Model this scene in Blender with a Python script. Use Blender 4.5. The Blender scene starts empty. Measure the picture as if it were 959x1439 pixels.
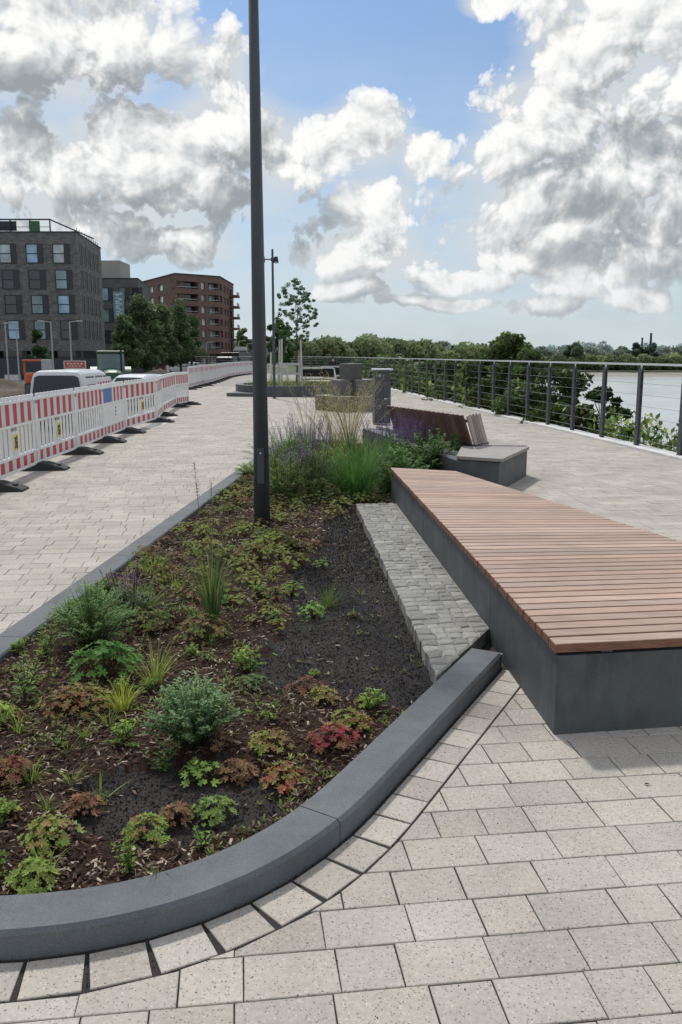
import bpy, math, random
from mathutils import Vector, Matrix
R = random.Random(7)
scene = bpy.context.scene
COL = scene.collection
PI = math.pi
# ------------------------------------------------------------------ camera model
F = 1200.0; PITCH = math.atan(221/1200.0); H = 1.65
def ang(py): return PITCH + math.atan((py-719.5)/F)
def G(px, py, z=0.0):
    """point of height z seen at a place of the photograph (survey helper)"""
    d = (H-z)/math.tan(ang(py)); dep = d*math.cos(PITCH)+(H-z)*math.sin(PITCH)
    return Vector(((px-479.5)/F*dep, d, z))
def P(px, py, d):
    """point at ground distance d along a sight line"""
    z = H-d*math.tan(ang(py)); dep = d*math.cos(PITCH)+(H-z)*math.sin(PITCH)
    return Vector(((px-479.5)/F*dep, d, z))
def mpp(d): return d*1.0/F
# ------------------------------------------------------------------ mesh builder
class MB:
    def __init__(s): s.v=[]; s.f=[]; s.c=[]; s.m=[]; s.col=(1,1,1); s.mi=0
    def add(s, vs, fs, col=None, mi=None):
        o=len(s.v); s.v.extend([tuple(v) for v in vs])
        for f in fs:
            s.f.append(tuple(i+o for i in f)); s.c.append(col or s.col); s.m.append(s.mi if mi is None else mi)
    def box(s, c, sz, rz=0, col=None, mi=None, tilt=None):
        x,y,z=[k/2 for k in sz]
        M=Matrix.Rotation(rz,3,'Z')
        if tilt is not None: M=M@tilt
        vs=[Vector(c)+M@Vector((a*x,b*y,d*z)) for d in(-1,1) for b in(-1,1) for a in(-1,1)]
        s.add(vs,[(0,2,3,1),(4,5,7,6),(0,1,5,4),(2,6,7,3),(0,4,6,2),(1,3,7,5)],col,mi)
    def bar(s, p0, p1, w, t, col=None, mi=None, up=Vector((0,0,1))):
        p0=Vector(p0); p1=Vector(p1); d=(p1-p0).normalized()
        a=d.cross(up)
        if a.length<1e-4: a=d.cross(Vector((1,0,0)))
        a.normalize(); b=a.cross(d)
        vs=[]
        for p in (p0,p1):
            for (i,j) in ((-1,-1),(1,-1),(1,1),(-1,1)): vs.append(p+a*i*w/2+b*j*t/2)
        s.add(vs,[(0,1,2,3)[::-1],(4,5,6,7),(0,1,5,4),(1,2,6,5),(2,3,7,6),(3,0,4,7)],col,mi)
    def tube(s, p0, p1, r0, r1=None, n=10, col=None, mi=None, cap=True):
        if r1 is None: r1=r0
        p0=Vector(p0); p1=Vector(p1); d=(p1-p0).normalized()
        a=d.cross(Vector((0,0,1)))
        if a.length<1e-3: a=Vector((1,0,0))
        a.normalize(); b=d.cross(a)
        vs=[]
        for p,r in((p0,r0),(p1,r1)):
            for k in range(n):
                t=2*PI*k/n; vs.append(p+a*math.cos(t)*r+b*math.sin(t)*r)
        fs=[(k,(k+1)%n,n+(k+1)%n,n+k) for k in range(n)]
        if cap: fs+= [tuple(range(n))[::-1],tuple(range(n,2*n))]
        s.add(vs,fs,col,mi)
    def prism(s, poly, z0, z1, col=None, mi=None, bev=0.0):
        n=len(poly)
        A=sum(poly[i][0]*poly[(i+1)%n][1]-poly[(i+1)%n][0]*poly[i][1] for i in range(n))
        if A<0: poly=poly[::-1]
        if bev>0:
            ins=inset(poly,bev)
            vs=[(p[0],p[1],z0) for p in poly]+[(p[0],p[1],z1-bev) for p in poly]+[(p[0],p[1],z1) for p in ins]
            fs=[(k,(k+1)%n,n+(k+1)%n,n+k) for k in range(n)]+[(n+k,n+(k+1)%n,2*n+(k+1)%n,2*n+k) for k in range(n)]+[tuple(range(2*n,3*n))]
        else:
            vs=[(p[0],p[1],z0) for p in poly]+[(p[0],p[1],z1) for p in poly]
            fs=[(k,(k+1)%n,n+(k+1)%n,n+k) for k in range(n)]+[tuple(range(n,2*n)),tuple(range(n))[::-1]]
        s.add(vs,fs,col,mi)
    def build(s, name, mats, parent=None, smooth=False, loc=None, bevel=0, seg=2, subsurf=0):
        me=bpy.data.meshes.new(name); me.from_pydata(s.v,[],s.f)
        if not isinstance(mats,(list,tuple)): mats=[mats]
        for m in mats: me.materials.append(m)
        a=me.attributes.new('Col','FLOAT_COLOR','FACE')
        fl=[]
        for c in s.c: fl.extend((c[0],c[1],c[2],1.0))
        a.data.foreach_set('color',fl)
        me.polygons.foreach_set('material_index',s.m)
        if smooth: me.polygons.foreach_set('use_smooth',[True]*len(s.f))
        me.update()
        o=bpy.data.objects.new(name,me); COL.objects.link(o)
        if parent: o.parent=parent
        if loc: o.location=loc
        if bevel:
            b=o.modifiers.new('bevel','BEVEL'); b.width=bevel; b.segments=seg; b.limit_method='ANGLE'; b.angle_limit=math.radians(35)
        if subsurf:
            b=o.modifiers.new('sub','SUBSURF'); b.levels=subsurf; b.render_levels=subsurf
        return o
def inset(poly,d):
    n=len(poly); out=[]
    for i in range(n):
        p0=Vector(poly[i-1][:2]); p=Vector(poly[i][:2]); p1=Vector(poly[(i+1)%n][:2])
        a=(p-p0); b=(p1-p)
        if a.length<1e-6 or b.length<1e-6: out.append((p.x,p.y)); continue
        a.normalize(); b.normalize()
        na=Vector((-a.y,a.x)); nb=Vector((-b.y,b.x)); m=na+nb
        if m.length<1e-4: m=na
        m.normalize(); k=d/max(.35,m.dot(na)); q=p+m*k; out.append((q.x,q.y))
    return out
def tag(o,label=None,cat=None,group=None,kind=None):
    if label: o['label']=label
    if cat: o['category']=cat
    if group: o['group']=group
    if kind: o['kind']=kind
    return o
def empty(name,loc=(0,0,0),rz=0,label=None,cat=None,group=None):
    o=bpy.data.objects.new(name,None); COL.objects.link(o); o.location=loc; o.rotation_euler=(0,0,rz)
    o.empty_display_size=.1
    return tag(o,label,cat,group)
KIDS={}
def kids(o): return [c for c in bpy.data.objects if c.parent==o]
def dup(src,loc,rz=None,scale=None,label=None,group=None):
    def rec(o,par):
        c=o.copy(); COL.objects.link(c)
        if par: c.parent=par
        for k in kids(o): rec(k,c)
        return c
    c=rec(src,None); c.location=loc
    if rz is not None: c.rotation_euler=(0,0,rz)
    if scale is not None: c.scale=scale if hasattr(scale,'__len__') else (scale,)*3
    if label: c['label']=label
    if group: c['group']=group
    return c
# ------------------------------------------------------------------ materials
def nodes(name):
    m=bpy.data.materials.new(name); m.use_nodes=True; nt=m.node_tree
    b=nt.nodes['Principled BSDF']; return m,nt,b
def N(nt,t,**kw):
    n=nt.nodes.new(t)
    for k,v in kw.items():
        if k=='inp':
            for a,b in v.items(): n.inputs[a].default_value=b
        else: setattr(n,k,v)
    return n
def L(nt,a,b): nt.links.new(a,b)
def math_(nt,op,a,b=None,c=None,clamp=False):
    n=nt.nodes.new('ShaderNodeMath'); n.operation=op; n.use_clamp=clamp
    for i,x in enumerate((a,b,c)):
        if x is None: continue
        if hasattr(x,'links') or hasattr(x,'is_linked'): nt.links.new(x,n.inputs[i])
        else: n.inputs[i].default_value=x
    return n.outputs[0]
def mix(nt,fac,a,b,mode='MIX'):
    n=nt.nodes.new('ShaderNodeMix'); n.data_type='RGBA'; n.blend_type=mode
    for s,x in ((n.inputs[0],fac),(n.inputs[6],a),(n.inputs[7],b)):
        if hasattr(x,'is_linked'): nt.links.new(x,s)
        elif isinstance(x,(int,float)): s.default_value=x
        else: s.default_value=(x[0],x[1],x[2],1)
    return n.outputs[2]
def ramp(nt,src,stops):
    n=nt.nodes.new('ShaderNodeValToRGB'); e=n.color_ramp.elements
    while len(e)<len(stops): e.new(0.5)
    for k,(p,c) in enumerate(stops):
        e[k].position=p; e[k].color=(c,c,c,1) if isinstance(c,(int,float)) else (c[0],c[1],c[2],1)
    L(nt,src,n.inputs[0]); return n.outputs[0]
def tc(nt,kind='Object'): return nt.nodes.new('ShaderNodeTexCoord').outputs[kind]
def noise(nt,vec,scale,detail=4,rough=.55,out='Fac'):
    n=N(nt,'ShaderNodeTexNoise',inp={'Scale':scale,'Detail':detail,'Roughness':rough}); L(nt,vec,n.inputs['Vector']); return n.outputs[out]
def bump(nt,h,strength,dist,b):
    n=N(nt,'ShaderNodeBump',inp={'Strength':strength,'Distance':dist}); L(nt,h,n.inputs['Height']); L(nt,n.outputs[0],b.inputs['Normal'])
def mat(name,c,rough=.6,metal=0,var=.15,vs=6,bs=0,bd=.002,bscale=60,attr=False,spec=.5,fine=0,fs=300):
    m,nt,b=nodes(name)
    v=tc(nt); n=noise(nt,v,vs,5,.6)
    base=c
    if attr:
        a=N(nt,'ShaderNodeAttribute',attribute_name='Col'); base=mix(nt,1.0,a.outputs['Color'],c,'MULTIPLY')
    k=ramp(nt,n,[(.25,1-var),(.75,1+var)])
    col=mix(nt,1.0,base,k,'MULTIPLY')
    if fine:
        n2=noise(nt,v,fs,2,.6); k2=ramp(nt,n2,[(.3,1-fine),(.7,1+fine)]); col=mix(nt,1.0,col,k2,'MULTIPLY')
    L(nt,col,b.inputs['Base Color'])
    b.inputs['Roughness'].default_value=rough; b.inputs['Metallic'].default_value=metal; b.inputs['Specular IOR Level'].default_value=spec
    if bs: bump(nt,noise(nt,v,bscale,5,.6),bs,bd,b)
    return m
M={}
# paving
m,nt,b=nodes('paver_concrete'); v=tc(nt)
a=N(nt,'ShaderNodeAttribute',attribute_name='Col')
col=mix(nt,1.0,a.outputs['Color'],ramp(nt,noise(nt,v,1.3,6,.7),[(.3,.80),(.65,1.08)]),'MULTIPLY')
col=mix(nt,1.0,col,ramp(nt,noise(nt,v,60,4,.65),[(.3,.86),(.7,1.13)]),'MULTIPLY')
vo=N(nt,'ShaderNodeTexVoronoi',inp={'Scale':150.0}); L(nt,v,vo.inputs['Vector'])
sx=N(nt,'ShaderNodeSeparateColor'); L(nt,vo.outputs['Color'],sx.inputs[0])
core=ramp(nt,vo.outputs['Distance'],[(.3,1.0),(.48,0.0)])
wh=math_(nt,'MULTIPLY',ramp(nt,sx.outputs[0],[(.88,0.0),(.91,.5)]),core)
dk=math_(nt,'MULTIPLY',ramp(nt,sx.outputs[1],[(.80,0.0),(.84,.75)]),core)
col=mix(nt,wh,col,(.78,.75,.70)); col=mix(nt,dk,col,(.13,.115,.10))
vo2=N(nt,'ShaderNodeTexVoronoi',inp={'Scale':42.0}); L(nt,v,vo2.inputs['Vector'])
s2=N(nt,'ShaderNodeSeparateColor'); L(nt,vo2.outputs['Color'],s2.inputs[0])
pit=math_(nt,'MULTIPLY',ramp(nt,s2.outputs[0],[(.86,0.0),(.88,.85)]),ramp(nt,vo2.outputs['Distance'],[(.10,1.0),(.16,0.0)]))
col=mix(nt,pit,col,(.05,.045,.04))
L(nt,col,b.inputs['Base Color']); b.inputs['Roughness'].default_value=.85; b.inputs['Specular IOR Level'].default_value=.25
bump(nt,math_(nt,'SUBTRACT',noise(nt,v,220,4,.6),pit),.35,.0012,b); M['paver']=m
# distant paving sheet with courses
m,nt,b=nodes('paver_sheet'); v=tc(nt)
mp=N(nt,'ShaderNodeMapping'); mp.inputs['Rotation'].default_value=(0,0,-math.radians(5)); L(nt,v,mp.inputs[0])
br=N(nt,'ShaderNodeTexBrick',inp={'Scale':1.0,'Mortar Size':.006,'Brick Width':.22,'Row Height':.16,'Mortar Smooth':.2}); L(nt,mp.outputs[0],br.inputs['Vector'])
br.inputs['Color1'].default_value=(.43,.40,.365,1); br.inputs['Color2'].default_value=(.36,.335,.31,1); br.inputs['Mortar'].default_value=(.12,.11,.10,1)
col=mix(nt,1.0,br.outputs[0],ramp(nt,noise(nt,v,.7,5,.6),[(.3,.85),(.7,1.12)]),'MULTIPLY')
L(nt,col,b.inputs['Base Color']); b.inputs['Roughness'].default_value=.85; b.inputs['Specular IOR Level'].default_value=.25; M['pavesheet']=m
M['joint']=mat('joint_grit',(.034,.031,.028),.95,bs=.6,bd=.004,bscale=150,fine=.5,fs=250)
# kerb and concrete
m,nt,b=nodes('kerb_concrete'); v=tc(nt)
col=mix(nt,1.0,(.138,.150,.158),ramp(nt,noise(nt,v,3.5,6,.7),[(.3,.74),(.7,1.2)]),'MULTIPLY')
col=mix(nt,1.0,col,ramp(nt,noise(nt,v,260,3,.7),[(.3,.72),(.7,1.3)]),'MULTIPLY')
g=N(nt,'ShaderNodeNewGeometry'); sn=N(nt,'ShaderNodeSeparateXYZ'); L(nt,g.outputs['Normal'],sn.inputs[0])
vo=N(nt,'ShaderNodeTexVoronoi',inp={'Scale':120.0}); L(nt,v,vo.inputs['Vector'])
sx=N(nt,'ShaderNodeSeparateColor'); L(nt,vo.outputs['Color'],sx.inputs[0])
sp=math_(nt,'MULTIPLY',ramp(nt,sx.outputs[0],[(.97,0.0),(.98,.25)]),ramp(nt,vo.outputs['Distance'],[(.2,1.0),(.3,0.0)]))
col=mix(nt,sp,col,(.32,.33,.33))
L(nt,col,b.inputs['Base Color']); b.inputs['Roughness'].default_value=.75; b.inputs['Specular IOR Level'].default_value=.3
bump(nt,noise(nt,v,240,4,.6),.3,.001,b); M['kerb']=m
m,nt,b=nodes('bench_concrete'); v=tc(nt)
big=noise(nt,v,2.2,6,.62); mp=N(nt,'ShaderNodeMapping'); mp.inputs['Scale'].default_value=(3,3,.7); L(nt,v,mp.inputs[0])
st=noise(nt,mp.outputs[0],3.0,5,.6)
col=mix(nt,ramp(nt,big,[(.35,0.0),(.72,1.0)]),(.058,.064,.068),(.112,.124,.126))
col=mix(nt,math_(nt,'MULTIPLY',ramp(nt,st,[(.5,0.0),(.75,1.0)]),.45),col,(.15,.175,.18))
col=mix(nt,1.0,col,ramp(nt,noise(nt,v,170,3,.6),[(.3,.88),(.7,1.12)]),'MULTIPLY')
vo=N(nt,'ShaderNodeTexVoronoi',inp={'Scale':26.0}); L(nt,v,vo.inputs['Vector'])
sx=N(nt,'ShaderNodeSeparateColor'); L(nt,vo.outputs['Color'],sx.inputs[0])
sp=math_(nt,'MULTIPLY',ramp(nt,sx.outputs[0],[(.90,0.0),(.92,.8)]),ramp(nt,vo.outputs['Distance'],[(.05,1.0),(.09,0.0)]))
col=mix(nt,sp,col,(.02,.022,.024))
L(nt,col,b.inputs['Base Color']); b.inputs['Roughness'].default_value=.62; b.inputs['Specular IOR Level'].default_value=.4
bump(nt,noise(nt,v,30,6,.6),.15,.002,b); M['bench']=m
# wood
def wood(name,top,side,scale=(1.2,30,30)):
    m,nt,b=nodes(name); v=tc(nt); a=N(nt,'ShaderNodeAttribute',attribute_name='Col')
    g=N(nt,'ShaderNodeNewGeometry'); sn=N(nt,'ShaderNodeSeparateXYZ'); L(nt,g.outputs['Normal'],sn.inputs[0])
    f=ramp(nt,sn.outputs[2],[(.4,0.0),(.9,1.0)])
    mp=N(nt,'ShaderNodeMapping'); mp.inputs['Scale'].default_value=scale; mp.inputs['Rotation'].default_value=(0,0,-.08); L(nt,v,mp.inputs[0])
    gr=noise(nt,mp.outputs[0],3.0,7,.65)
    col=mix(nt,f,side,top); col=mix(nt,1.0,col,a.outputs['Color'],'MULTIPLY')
    col=mix(nt,1.0,col,ramp(nt,gr,[(.3,.60),(.72,1.30)]),'MULTIPLY')
    col=mix(nt,1.0,col,ramp(nt,noise(nt,v,1.1,4,.6),[(.3,.9),(.7,1.1)]),'MULTIPLY')
    L(nt,col,b.inputs['Base Color']); b.inputs['Roughness'].default_value=.6; b.inputs['Specular IOR Level'].default_value=.3
    bump(nt,gr,.3,.001,b); return m
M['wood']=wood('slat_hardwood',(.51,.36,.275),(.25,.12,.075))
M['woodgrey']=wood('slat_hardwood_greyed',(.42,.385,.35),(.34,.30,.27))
M['woodshaded']=wood('backrest_hardwood_shaded',(.26,.15,.11),(.17,.098,.075),(30,30,1.2))  # backrest seen from its shaded back, the shade put into the colour
M['woodlit']=wood('backrest_hardwood_lit',(.40,.34,.29),(.36,.29,.245),(30,30,1.2))  # same wood on the end turned to the sky, painted lighter as lit
M['dark']=mat('shadow_gap',(.012,.012,.012),.9)
M['slatmetal']=mat('painted_steel',(.06,.07,.078),.45,.3,var=.06,fine=.05,bs=.05)
M['polepaint']=mat('lamp_pole_paint',(.058,.069,.082),.5,.0,var=.12,vs=2,fine=.06,fs=80,bs=.1,bd=.001,bscale=40)
M['steel']=mat('brushed_steel',(.70,.73,.73),.4,.25,var=.06)
M['wire']=mat('fence_wire',(.30,.34,.34),.45,.5)
M['edge']=mat('edge_concrete',(.68,.67,.64),.85,var=.2,vs=3,bs=.3,bd=.003,bscale=40,fine=.12,fs=90)
M['cobble']=mat('sett_granite',(1,1,1),.85,var=.22,vs=30,bs=.5,bd=.004,bscale=70,attr=True,fine=.25,fs=220)
# soil
m,nt,b=nodes('bed_soil'); v=tc(nt); a=N(nt,'ShaderNodeAttribute',attribute_name='Col')
col=mix(nt,1.0,a.outputs['Color'],ramp(nt,noise(nt,v,70,6,.7),[(.3,.35),(.75,1.9)]),'MULTIPLY')
col=mix(nt,1.0,col,ramp(nt,noise(nt,v,4,5,.6),[(.3,.75),(.7,1.25)]),'MULTIPLY')
L(nt,col,b.inputs['Base Color']); b.inputs['Roughness'].default_value=.95; b.inputs['Specular IOR Level'].default_value=.15
bump(nt,noise(nt,v,90,7,.7),.9,.012,b); M['soil']=m
M['chip']=mat('bark_chip',(1,1,1),.8,attr=True,var=.3,vs=90,bs=.4,bd=.002,bscale=200,spec=.25)
M['crumb']=mat('soil_crumb',(1,1,1),.95,attr=True,var=.2,vs=120,spec=.1)
def leafmat(name,tr=.35,rough=.6,spec=.16,var=.2,vs=9):
    m,nt,b=nodes(name); a=N(nt,'ShaderNodeAttribute',attribute_name='Col'); v=tc(nt)
    col=mix(nt,1.0,a.outputs['Color'],ramp(nt,noise(nt,v,vs,4,.6),[(.3,1-var),(.7,1+var)]),'MULTIPLY')
    L(nt,col,b.inputs['Base Color']); b.inputs['Roughness'].default_value=rough; b.inputs['Specular IOR Level'].default_value=spec
    t=N(nt,'ShaderNodeBsdfTranslucent'); L(nt,col,t.inputs['Color']); ms=N(nt,'ShaderNodeMixShader'); ms.inputs[0].default_value=tr
    out=nt.nodes['Material Output']; L(nt,b.outputs[0],ms.inputs[1]); L(nt,t.outputs[0],ms.inputs[2]); L(nt,ms.outputs[0],out.inputs['Surface']); return m
M['leaf']=leafmat('bed_leaf'); M['treeleaf']=leafmat('tree_leaf',.35,.55,.25,.35,1.2); M['farleaf']=leafmat('far_foliage',.3,.8,.1,.35,.12)
M['bark']=mat('tree_bark',(.11,.085,.065),.9,var=.3,vs=8,bs=.5,bd=.01,bscale=30)
# misc paints
def pm(n,c,r=.5,**k): M[n]=mat(n,c,r,**k)
pm('barrier_white',(.80,.80,.78),.45,var=.1,vs=3,fine=.03); pm('barrier_red',(.42,.018,.028),.4,var=.1); pm('barrier_grey',(.28,.28,.27),.6)
pm('rubber',(.035,.037,.038),.8,var=.2,bs=.3,bd=.003); pm('yellow_label',(.75,.60,.05),.5); pm('black',(.012,.012,.013),.5); pm('blue_label',(.05,.16,.42),.5)
pm('car_white',(.72,.73,.74),.25,var=.04,spec=.6); pm('car_dark',(.02,.021,.024),.3); pm('car_black',(.014,.015,.017),.3); pm('tail_red',(.35,.01,.01),.3); pm('chrome',(.6,.6,.6),.25,metal=.8)
pm('machine_green',(.05,.12,.065),.45,var=.2); pm('sign_red',(.45,.10,.085),.5); pm('orange',(.55,.12,.03),.5); pm('skin',(.45,.28,.21),.6); pm('cloth_dark',(.02,.023,.03),.9); pm('cloth_jeans',(.03,.04,.07),.9)
pm('globe_white',(.85,.85,.83),.3); pm('boat_white',(.8,.81,.8),.35,var=.05); pm('stake',(.58,.57,.52),.75,var=.15)
def glass(n,c,r=.08,var=.5,vs=.6):
    m,nt,b=nodes(n); v=tc(nt); col=mix(nt,1.0,c,ramp(nt,noise(nt,v,vs,3,.5),[(.3,1-var),(.7,1+var)]),'MULTIPLY'); L(nt,col,b.inputs['Base Color']); b.inputs['Roughness'].default_value=r; b.inputs['Specular IOR Level'].default_value=.8; M[n]=m
glass('carglass',(.012,.018,.026),.3); glass('glass_dark',(.02,.024,.03)); glass('glass_blue',(.27,.42,.58)); glass('glass_black',(.015,.018,.022),.5); glass('glass_pale',(.42,.48,.50)); glass('glass_green',(.16,.28,.31)); glass('glass_bright',(.7,.72,.72))
def brickmat(n,c1,c2,mo,scale=1.0,bw=.5,rh=.16,tint=.25):
    m,nt,b=nodes(n); g=tc(nt,'Object'); geo=N(nt,'ShaderNodeNewGeometry'); sn=N(nt,'ShaderNodeSeparateXYZ'); L(nt,geo.outputs['Normal'],sn.inputs[0])
    sp=N(nt,'ShaderNodeSeparateXYZ'); L(nt,g,sp.inputs[0])
    u=math_(nt,'ADD',sp.outputs[0],sp.outputs[1]); cb=N(nt,'ShaderNodeCombineXYZ'); L(nt,u,cb.inputs[0]); L(nt,sp.outputs[2],cb.inputs[1])
    br=N(nt,'ShaderNodeTexBrick',inp={'Scale':scale,'Mortar Size':.012,'Brick Width':bw,'Row Height':rh}); L(nt,cb.outputs[0],br.inputs['Vector'])
    br.inputs['Color1'].default_value=(*c1,1); br.inputs['Color2'].default_value=(*c2,1); br.inputs['Mortar'].default_value=(*mo,1)
    col=mix(nt,1.0,br.outputs[0],ramp(nt,noise(nt,cb.outputs[0],1.6,6,.7),[(.3,1-tint),(.7,1+tint)]),'MULTIPLY')
    L(nt,col,b.inputs['Base Color']); b.inputs['Roughness'].default_value=.9; b.inputs['Specular IOR Level'].default_value=.15; M[n]=m
brickmat('brick_brown',(.135,.13,.128),(.22,.208,.20),(.16,.155,.15),tint=.3); brickmat('brick_grey',(.12,.125,.125),(.15,.155,.155),(.12,.12,.12),bw=.6,rh=.2,tint=.12)
brickmat('brick_red',(.165,.105,.095),(.215,.14,.125),(.16,.12,.11),bw=.6,rh=.35)
pm('panel_beige',(.36,.35,.31),.85,var=.06,vs=.3); pm('roof_dark',(.05,.052,.055),.8); pm('shutter',(.045,.05,.058),.6,var=.1); pm('frame_dark',(.02,.022,.025),.5); pm('house_wall',(.22,.21,.19),.9)
pm('balcony_rail',(.40,.42,.42),.5); pm('banner_blue',(.22,.33,.38),.7,var=.3,vs=.8); pm('banner_mark',(.62,.68,.70),.7)
pm('earth',(.12,.095,.072),.95,var=.35,vs=.35,bs=.6,bd=.05,bscale=3,fine=.2,fs=6); pm('earth_dark',(.06,.05,.042),.95,var=.4,vs=1.5,bs=.8,bd=.08,bscale=6)
pm('grassland',(.075,.10,.035),.95,var=.4,vs=.15,bs=.5,bd=.1,bscale=2); pm('sand',(.33,.31,.25),.95,var=.12,vs=.05); pm('asphalt',(.06,.06,.06),.9)
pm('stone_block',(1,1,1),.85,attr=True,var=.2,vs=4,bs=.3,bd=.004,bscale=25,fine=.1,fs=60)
m,nt,b=nodes('river_water'); v=tc(nt)
col=mix(nt,ramp(nt,noise(nt,v,.03,5,.6),[(.35,0.0),(.65,1.0)]),(.48,.52,.51),(.58,.62,.61)); L(nt,col,b.inputs['Base Color'])
b.inputs['Roughness'].default_value=.22; b.inputs['Specular IOR Level'].default_value=.6
mp=N(nt,'ShaderNodeMapping'); mp.inputs['Scale'].default_value=(.35,1.0,1); L(nt,v,mp.inputs[0])
bump(nt,noise(nt,mp.outputs[0],.9,8,.62),.75,.22,b); M['water']=m
# ================================================================== GEOMETRY OF THE PLANTER
def V2(v): return (v[0],v[1])
def catmull(pts,step=.06):
    out=[]; n=len(pts)
    for i in range(n-1):
        p0=Vector(pts[max(i-1,0)]); p1=Vector(pts[i]); p2=Vector(pts[i+1]); p3=Vector(pts[min(i+2,n-1)])
        k=max(2,int((p2-p1).length/step))
        for j in range(k):
            t=j/k; out.append(.5*((2*p1)+(p2-p0)*t+(2*p0-5*p1+4*p2-p3)*t*t+(3*p1-p0-3*p2+p3)*t**3))
    out.append(Vector(pts[-1])); return out
front_px=[(700,922),(560,1070),(482,1151),(400,1207),(300,1255),(150,1296)]
KH=.082
fp=[Vector(V2(G(x,y,KH))) for x,y in front_px]
tip,f1,f2,f3,f4,f5=fp; tip=tip+(tip-f1).normalized()*.06
side=[Vector(p) for p in ((-.941,2.104),(-1.25,2.10),(-1.55,2.19),(-1.80,2.43),(-1.94,2.8),(-2.0,3.25))]
leftline=[Vector((-1.95+(y-4.69)*.072,y)) for y in (4.3,5.4,7,9,11,13,14.6)]
farend=[Vector(p) for p in ((-1.12,15.6),(-.72,16.1),(-.1,16.0),(.36,15.3))]
path=[tip]+catmull([tip.lerp(f1,.6),f1,f2,f3,f4,f5]+side+leftline+farend,.06)
# even spacing
_a=[0]
for i in range(1,len(path)): _a.append(_a[-1]+(path[i]-path[i-1]).length)
_n=int(_a[-1]/.04); _o=[]; _j=0
for q in range(_n+1):
    t=_a[-1]*q/_n
    while _j<len(path)-2 and _a[_j+1]<t: _j+=1
    _o.append(path[_j].lerp(path[_j+1],(t-_a[_j])/max(1e-6,_a[_j+1]-_a[_j])))
path=_o
for _ in range(40):
    path=[path[0]]+[path[i-1]*.25+path[i]*.5+path[i+1]*.25 for i in range(1,len(path)-1)]+[path[-1]]
# even out to one list with outward normals (path runs clockwise seen from above: tip -> left -> far)
def normals(pts):
    out=[]
    for i,p in enumerate(pts):
        a=(pts[i]-pts[i-1]) if i else (pts[1]-pts[0]); b=(pts[i+1]-pts[i]) if i<len(pts)-1 else a
        d=(a.normalized()+b.normalized()).normalized(); out.append(Vector((-d.y,d.x)))
    return out
nr=normals(path)
cen=Vector((-.6,7.0))
if (path[60]-cen).dot(nr[60])<0: nr=[-q for q in nr]
def off(k,d): return path[k]+nr[k]*d
arc=[0]
for i in range(1,len(path)): arc.append(arc[-1]+(path[i]-path[i-1]).length)
KW=.172
kerb=empty('planter_kerb',(0,0,0),0,'dark grey concrete kerb curving around the planting bed','kerb')
def kerb_piece(i0,i1):
    prof=[(.006,-.04),(.004,KH-.014),(-.008,KH),(-KW+.008,KH),(-KW,KH-.01),(-KW-.002,-.04)]
    mb=MB(); vs=[]
    for k in range(i0,i1+1):
        sh=.0025 if k==i0 else (-.0025 if k==i1 else 0)
        d=(path[min(k+1,len(path)-1)]-path[max(k-1,0)]).normalized()
        for o,z in prof: q=off(k,o)+d*sh; vs.append((q.x,q.y,z))
    n=len(prof); fs=[]
    for k in range(i1-i0):
        for j in range(n): a=k*n+j; b_=k*n+(j+1)%n; fs.append((a,b_,b_+n,a+n))
    fs+= [tuple(range(n)),tuple(range((i1-i0)*n,(i1-i0)*n+n))[::-1]]
    mb.add(vs,fs); return mb.build('kerb_stone',M['kerb'],kerb)
jd=(G(482,1151,.1)); jk=min(range(len(path)),key=lambda k:(path[k]-Vector(V2(jd))).length)
jl=G(0,885,.1); kl=min(range(len(path)),key=lambda k:(path[k]-Vector((-1.95,4.62))).length)
cuts=[0,jk]; s=arc[jk]
while s+1.35<arc[kl]: s+=1.35; cuts.append(min(range(len(path)),key=lambda k:abs(arc[k]-s)))
if arc[kl]-arc[cuts[-1]]<.5: cuts.pop()
cuts.append(kl); s=arc[kl]
while s+2.0<arc[-1]: s+=2.0; cuts.append(min(range(len(path)),key=lambda k:abs(arc[k]-s)))
cuts.append(len(path)-1)
for a_,b_ in zip(cuts,cuts[1:]): kerb_piece(a_,b_)
# bench 1 plan
A0=Vector((.94,3.53)); A1=Vector((.56,9.41)); B0=Vector((2.80,3.80)); B1=Vector((1.22,9.12))
def lerp(a,b,t): return a+(b-a)*t
def inpoly(p,poly):
    x,y=p[0],p[1]; c=False; n=len(poly); j=n-1
    for i in range(n):
        xi,yi=poly[i][0],poly[i][1]; xj,yj=poly[j][0],poly[j][1]
        if (yi>y)!=(yj>y) and x<(xj-xi)*(y-yi)/(yj-yi)+xi: c=not c
        j=i
    return c
# ------------------------------------------------------------------ barrier base line, promenade outline
bar_px=[(54,648.5),(108.5,628),(145.5,613),(176.5,600.7),(221,586.6),(228,578.6),(247,567),(265,563.7)]
bar=[G(x,y,.12) for x,y in bar_px]
d0=(bar[0]-bar[1]).normalized()
bar=[bar[0]+d0*3.95+Vector((.12,0,0)),bar[0]+d0*1.95+Vector((.05,0,0))]+bar
far_px=[(265,544),(282,539.5),(305,534),(323,527.5),(340,525),(357,523.3)]
farb=[G(x,y,.12) for x,y in far_px]
fence_base=[(5.95,10.4),(5.72,12.1),(5.5,13.8),(5.34,15.4),(5.16,16.9),(5.0,18.5),(4.83,20.0),(4.66,21.5),(4.49,23.0),(4.33,24.5),(4.17,26.0),(4.0,27.5)]
x,y=fence_base[-1]
while y<72: y+=1.5; x-=.165 if y<45 else .19; fence_base.append((x,y))
for k in range(11): y+=.9-.03*k; x-=1.1; fence_base.append((x,y))
fence_base=[(7.0,2.9),(6.75,4.4),(6.5,5.9),(6.32,7.4),(6.14,8.9)]+fence_base
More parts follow.
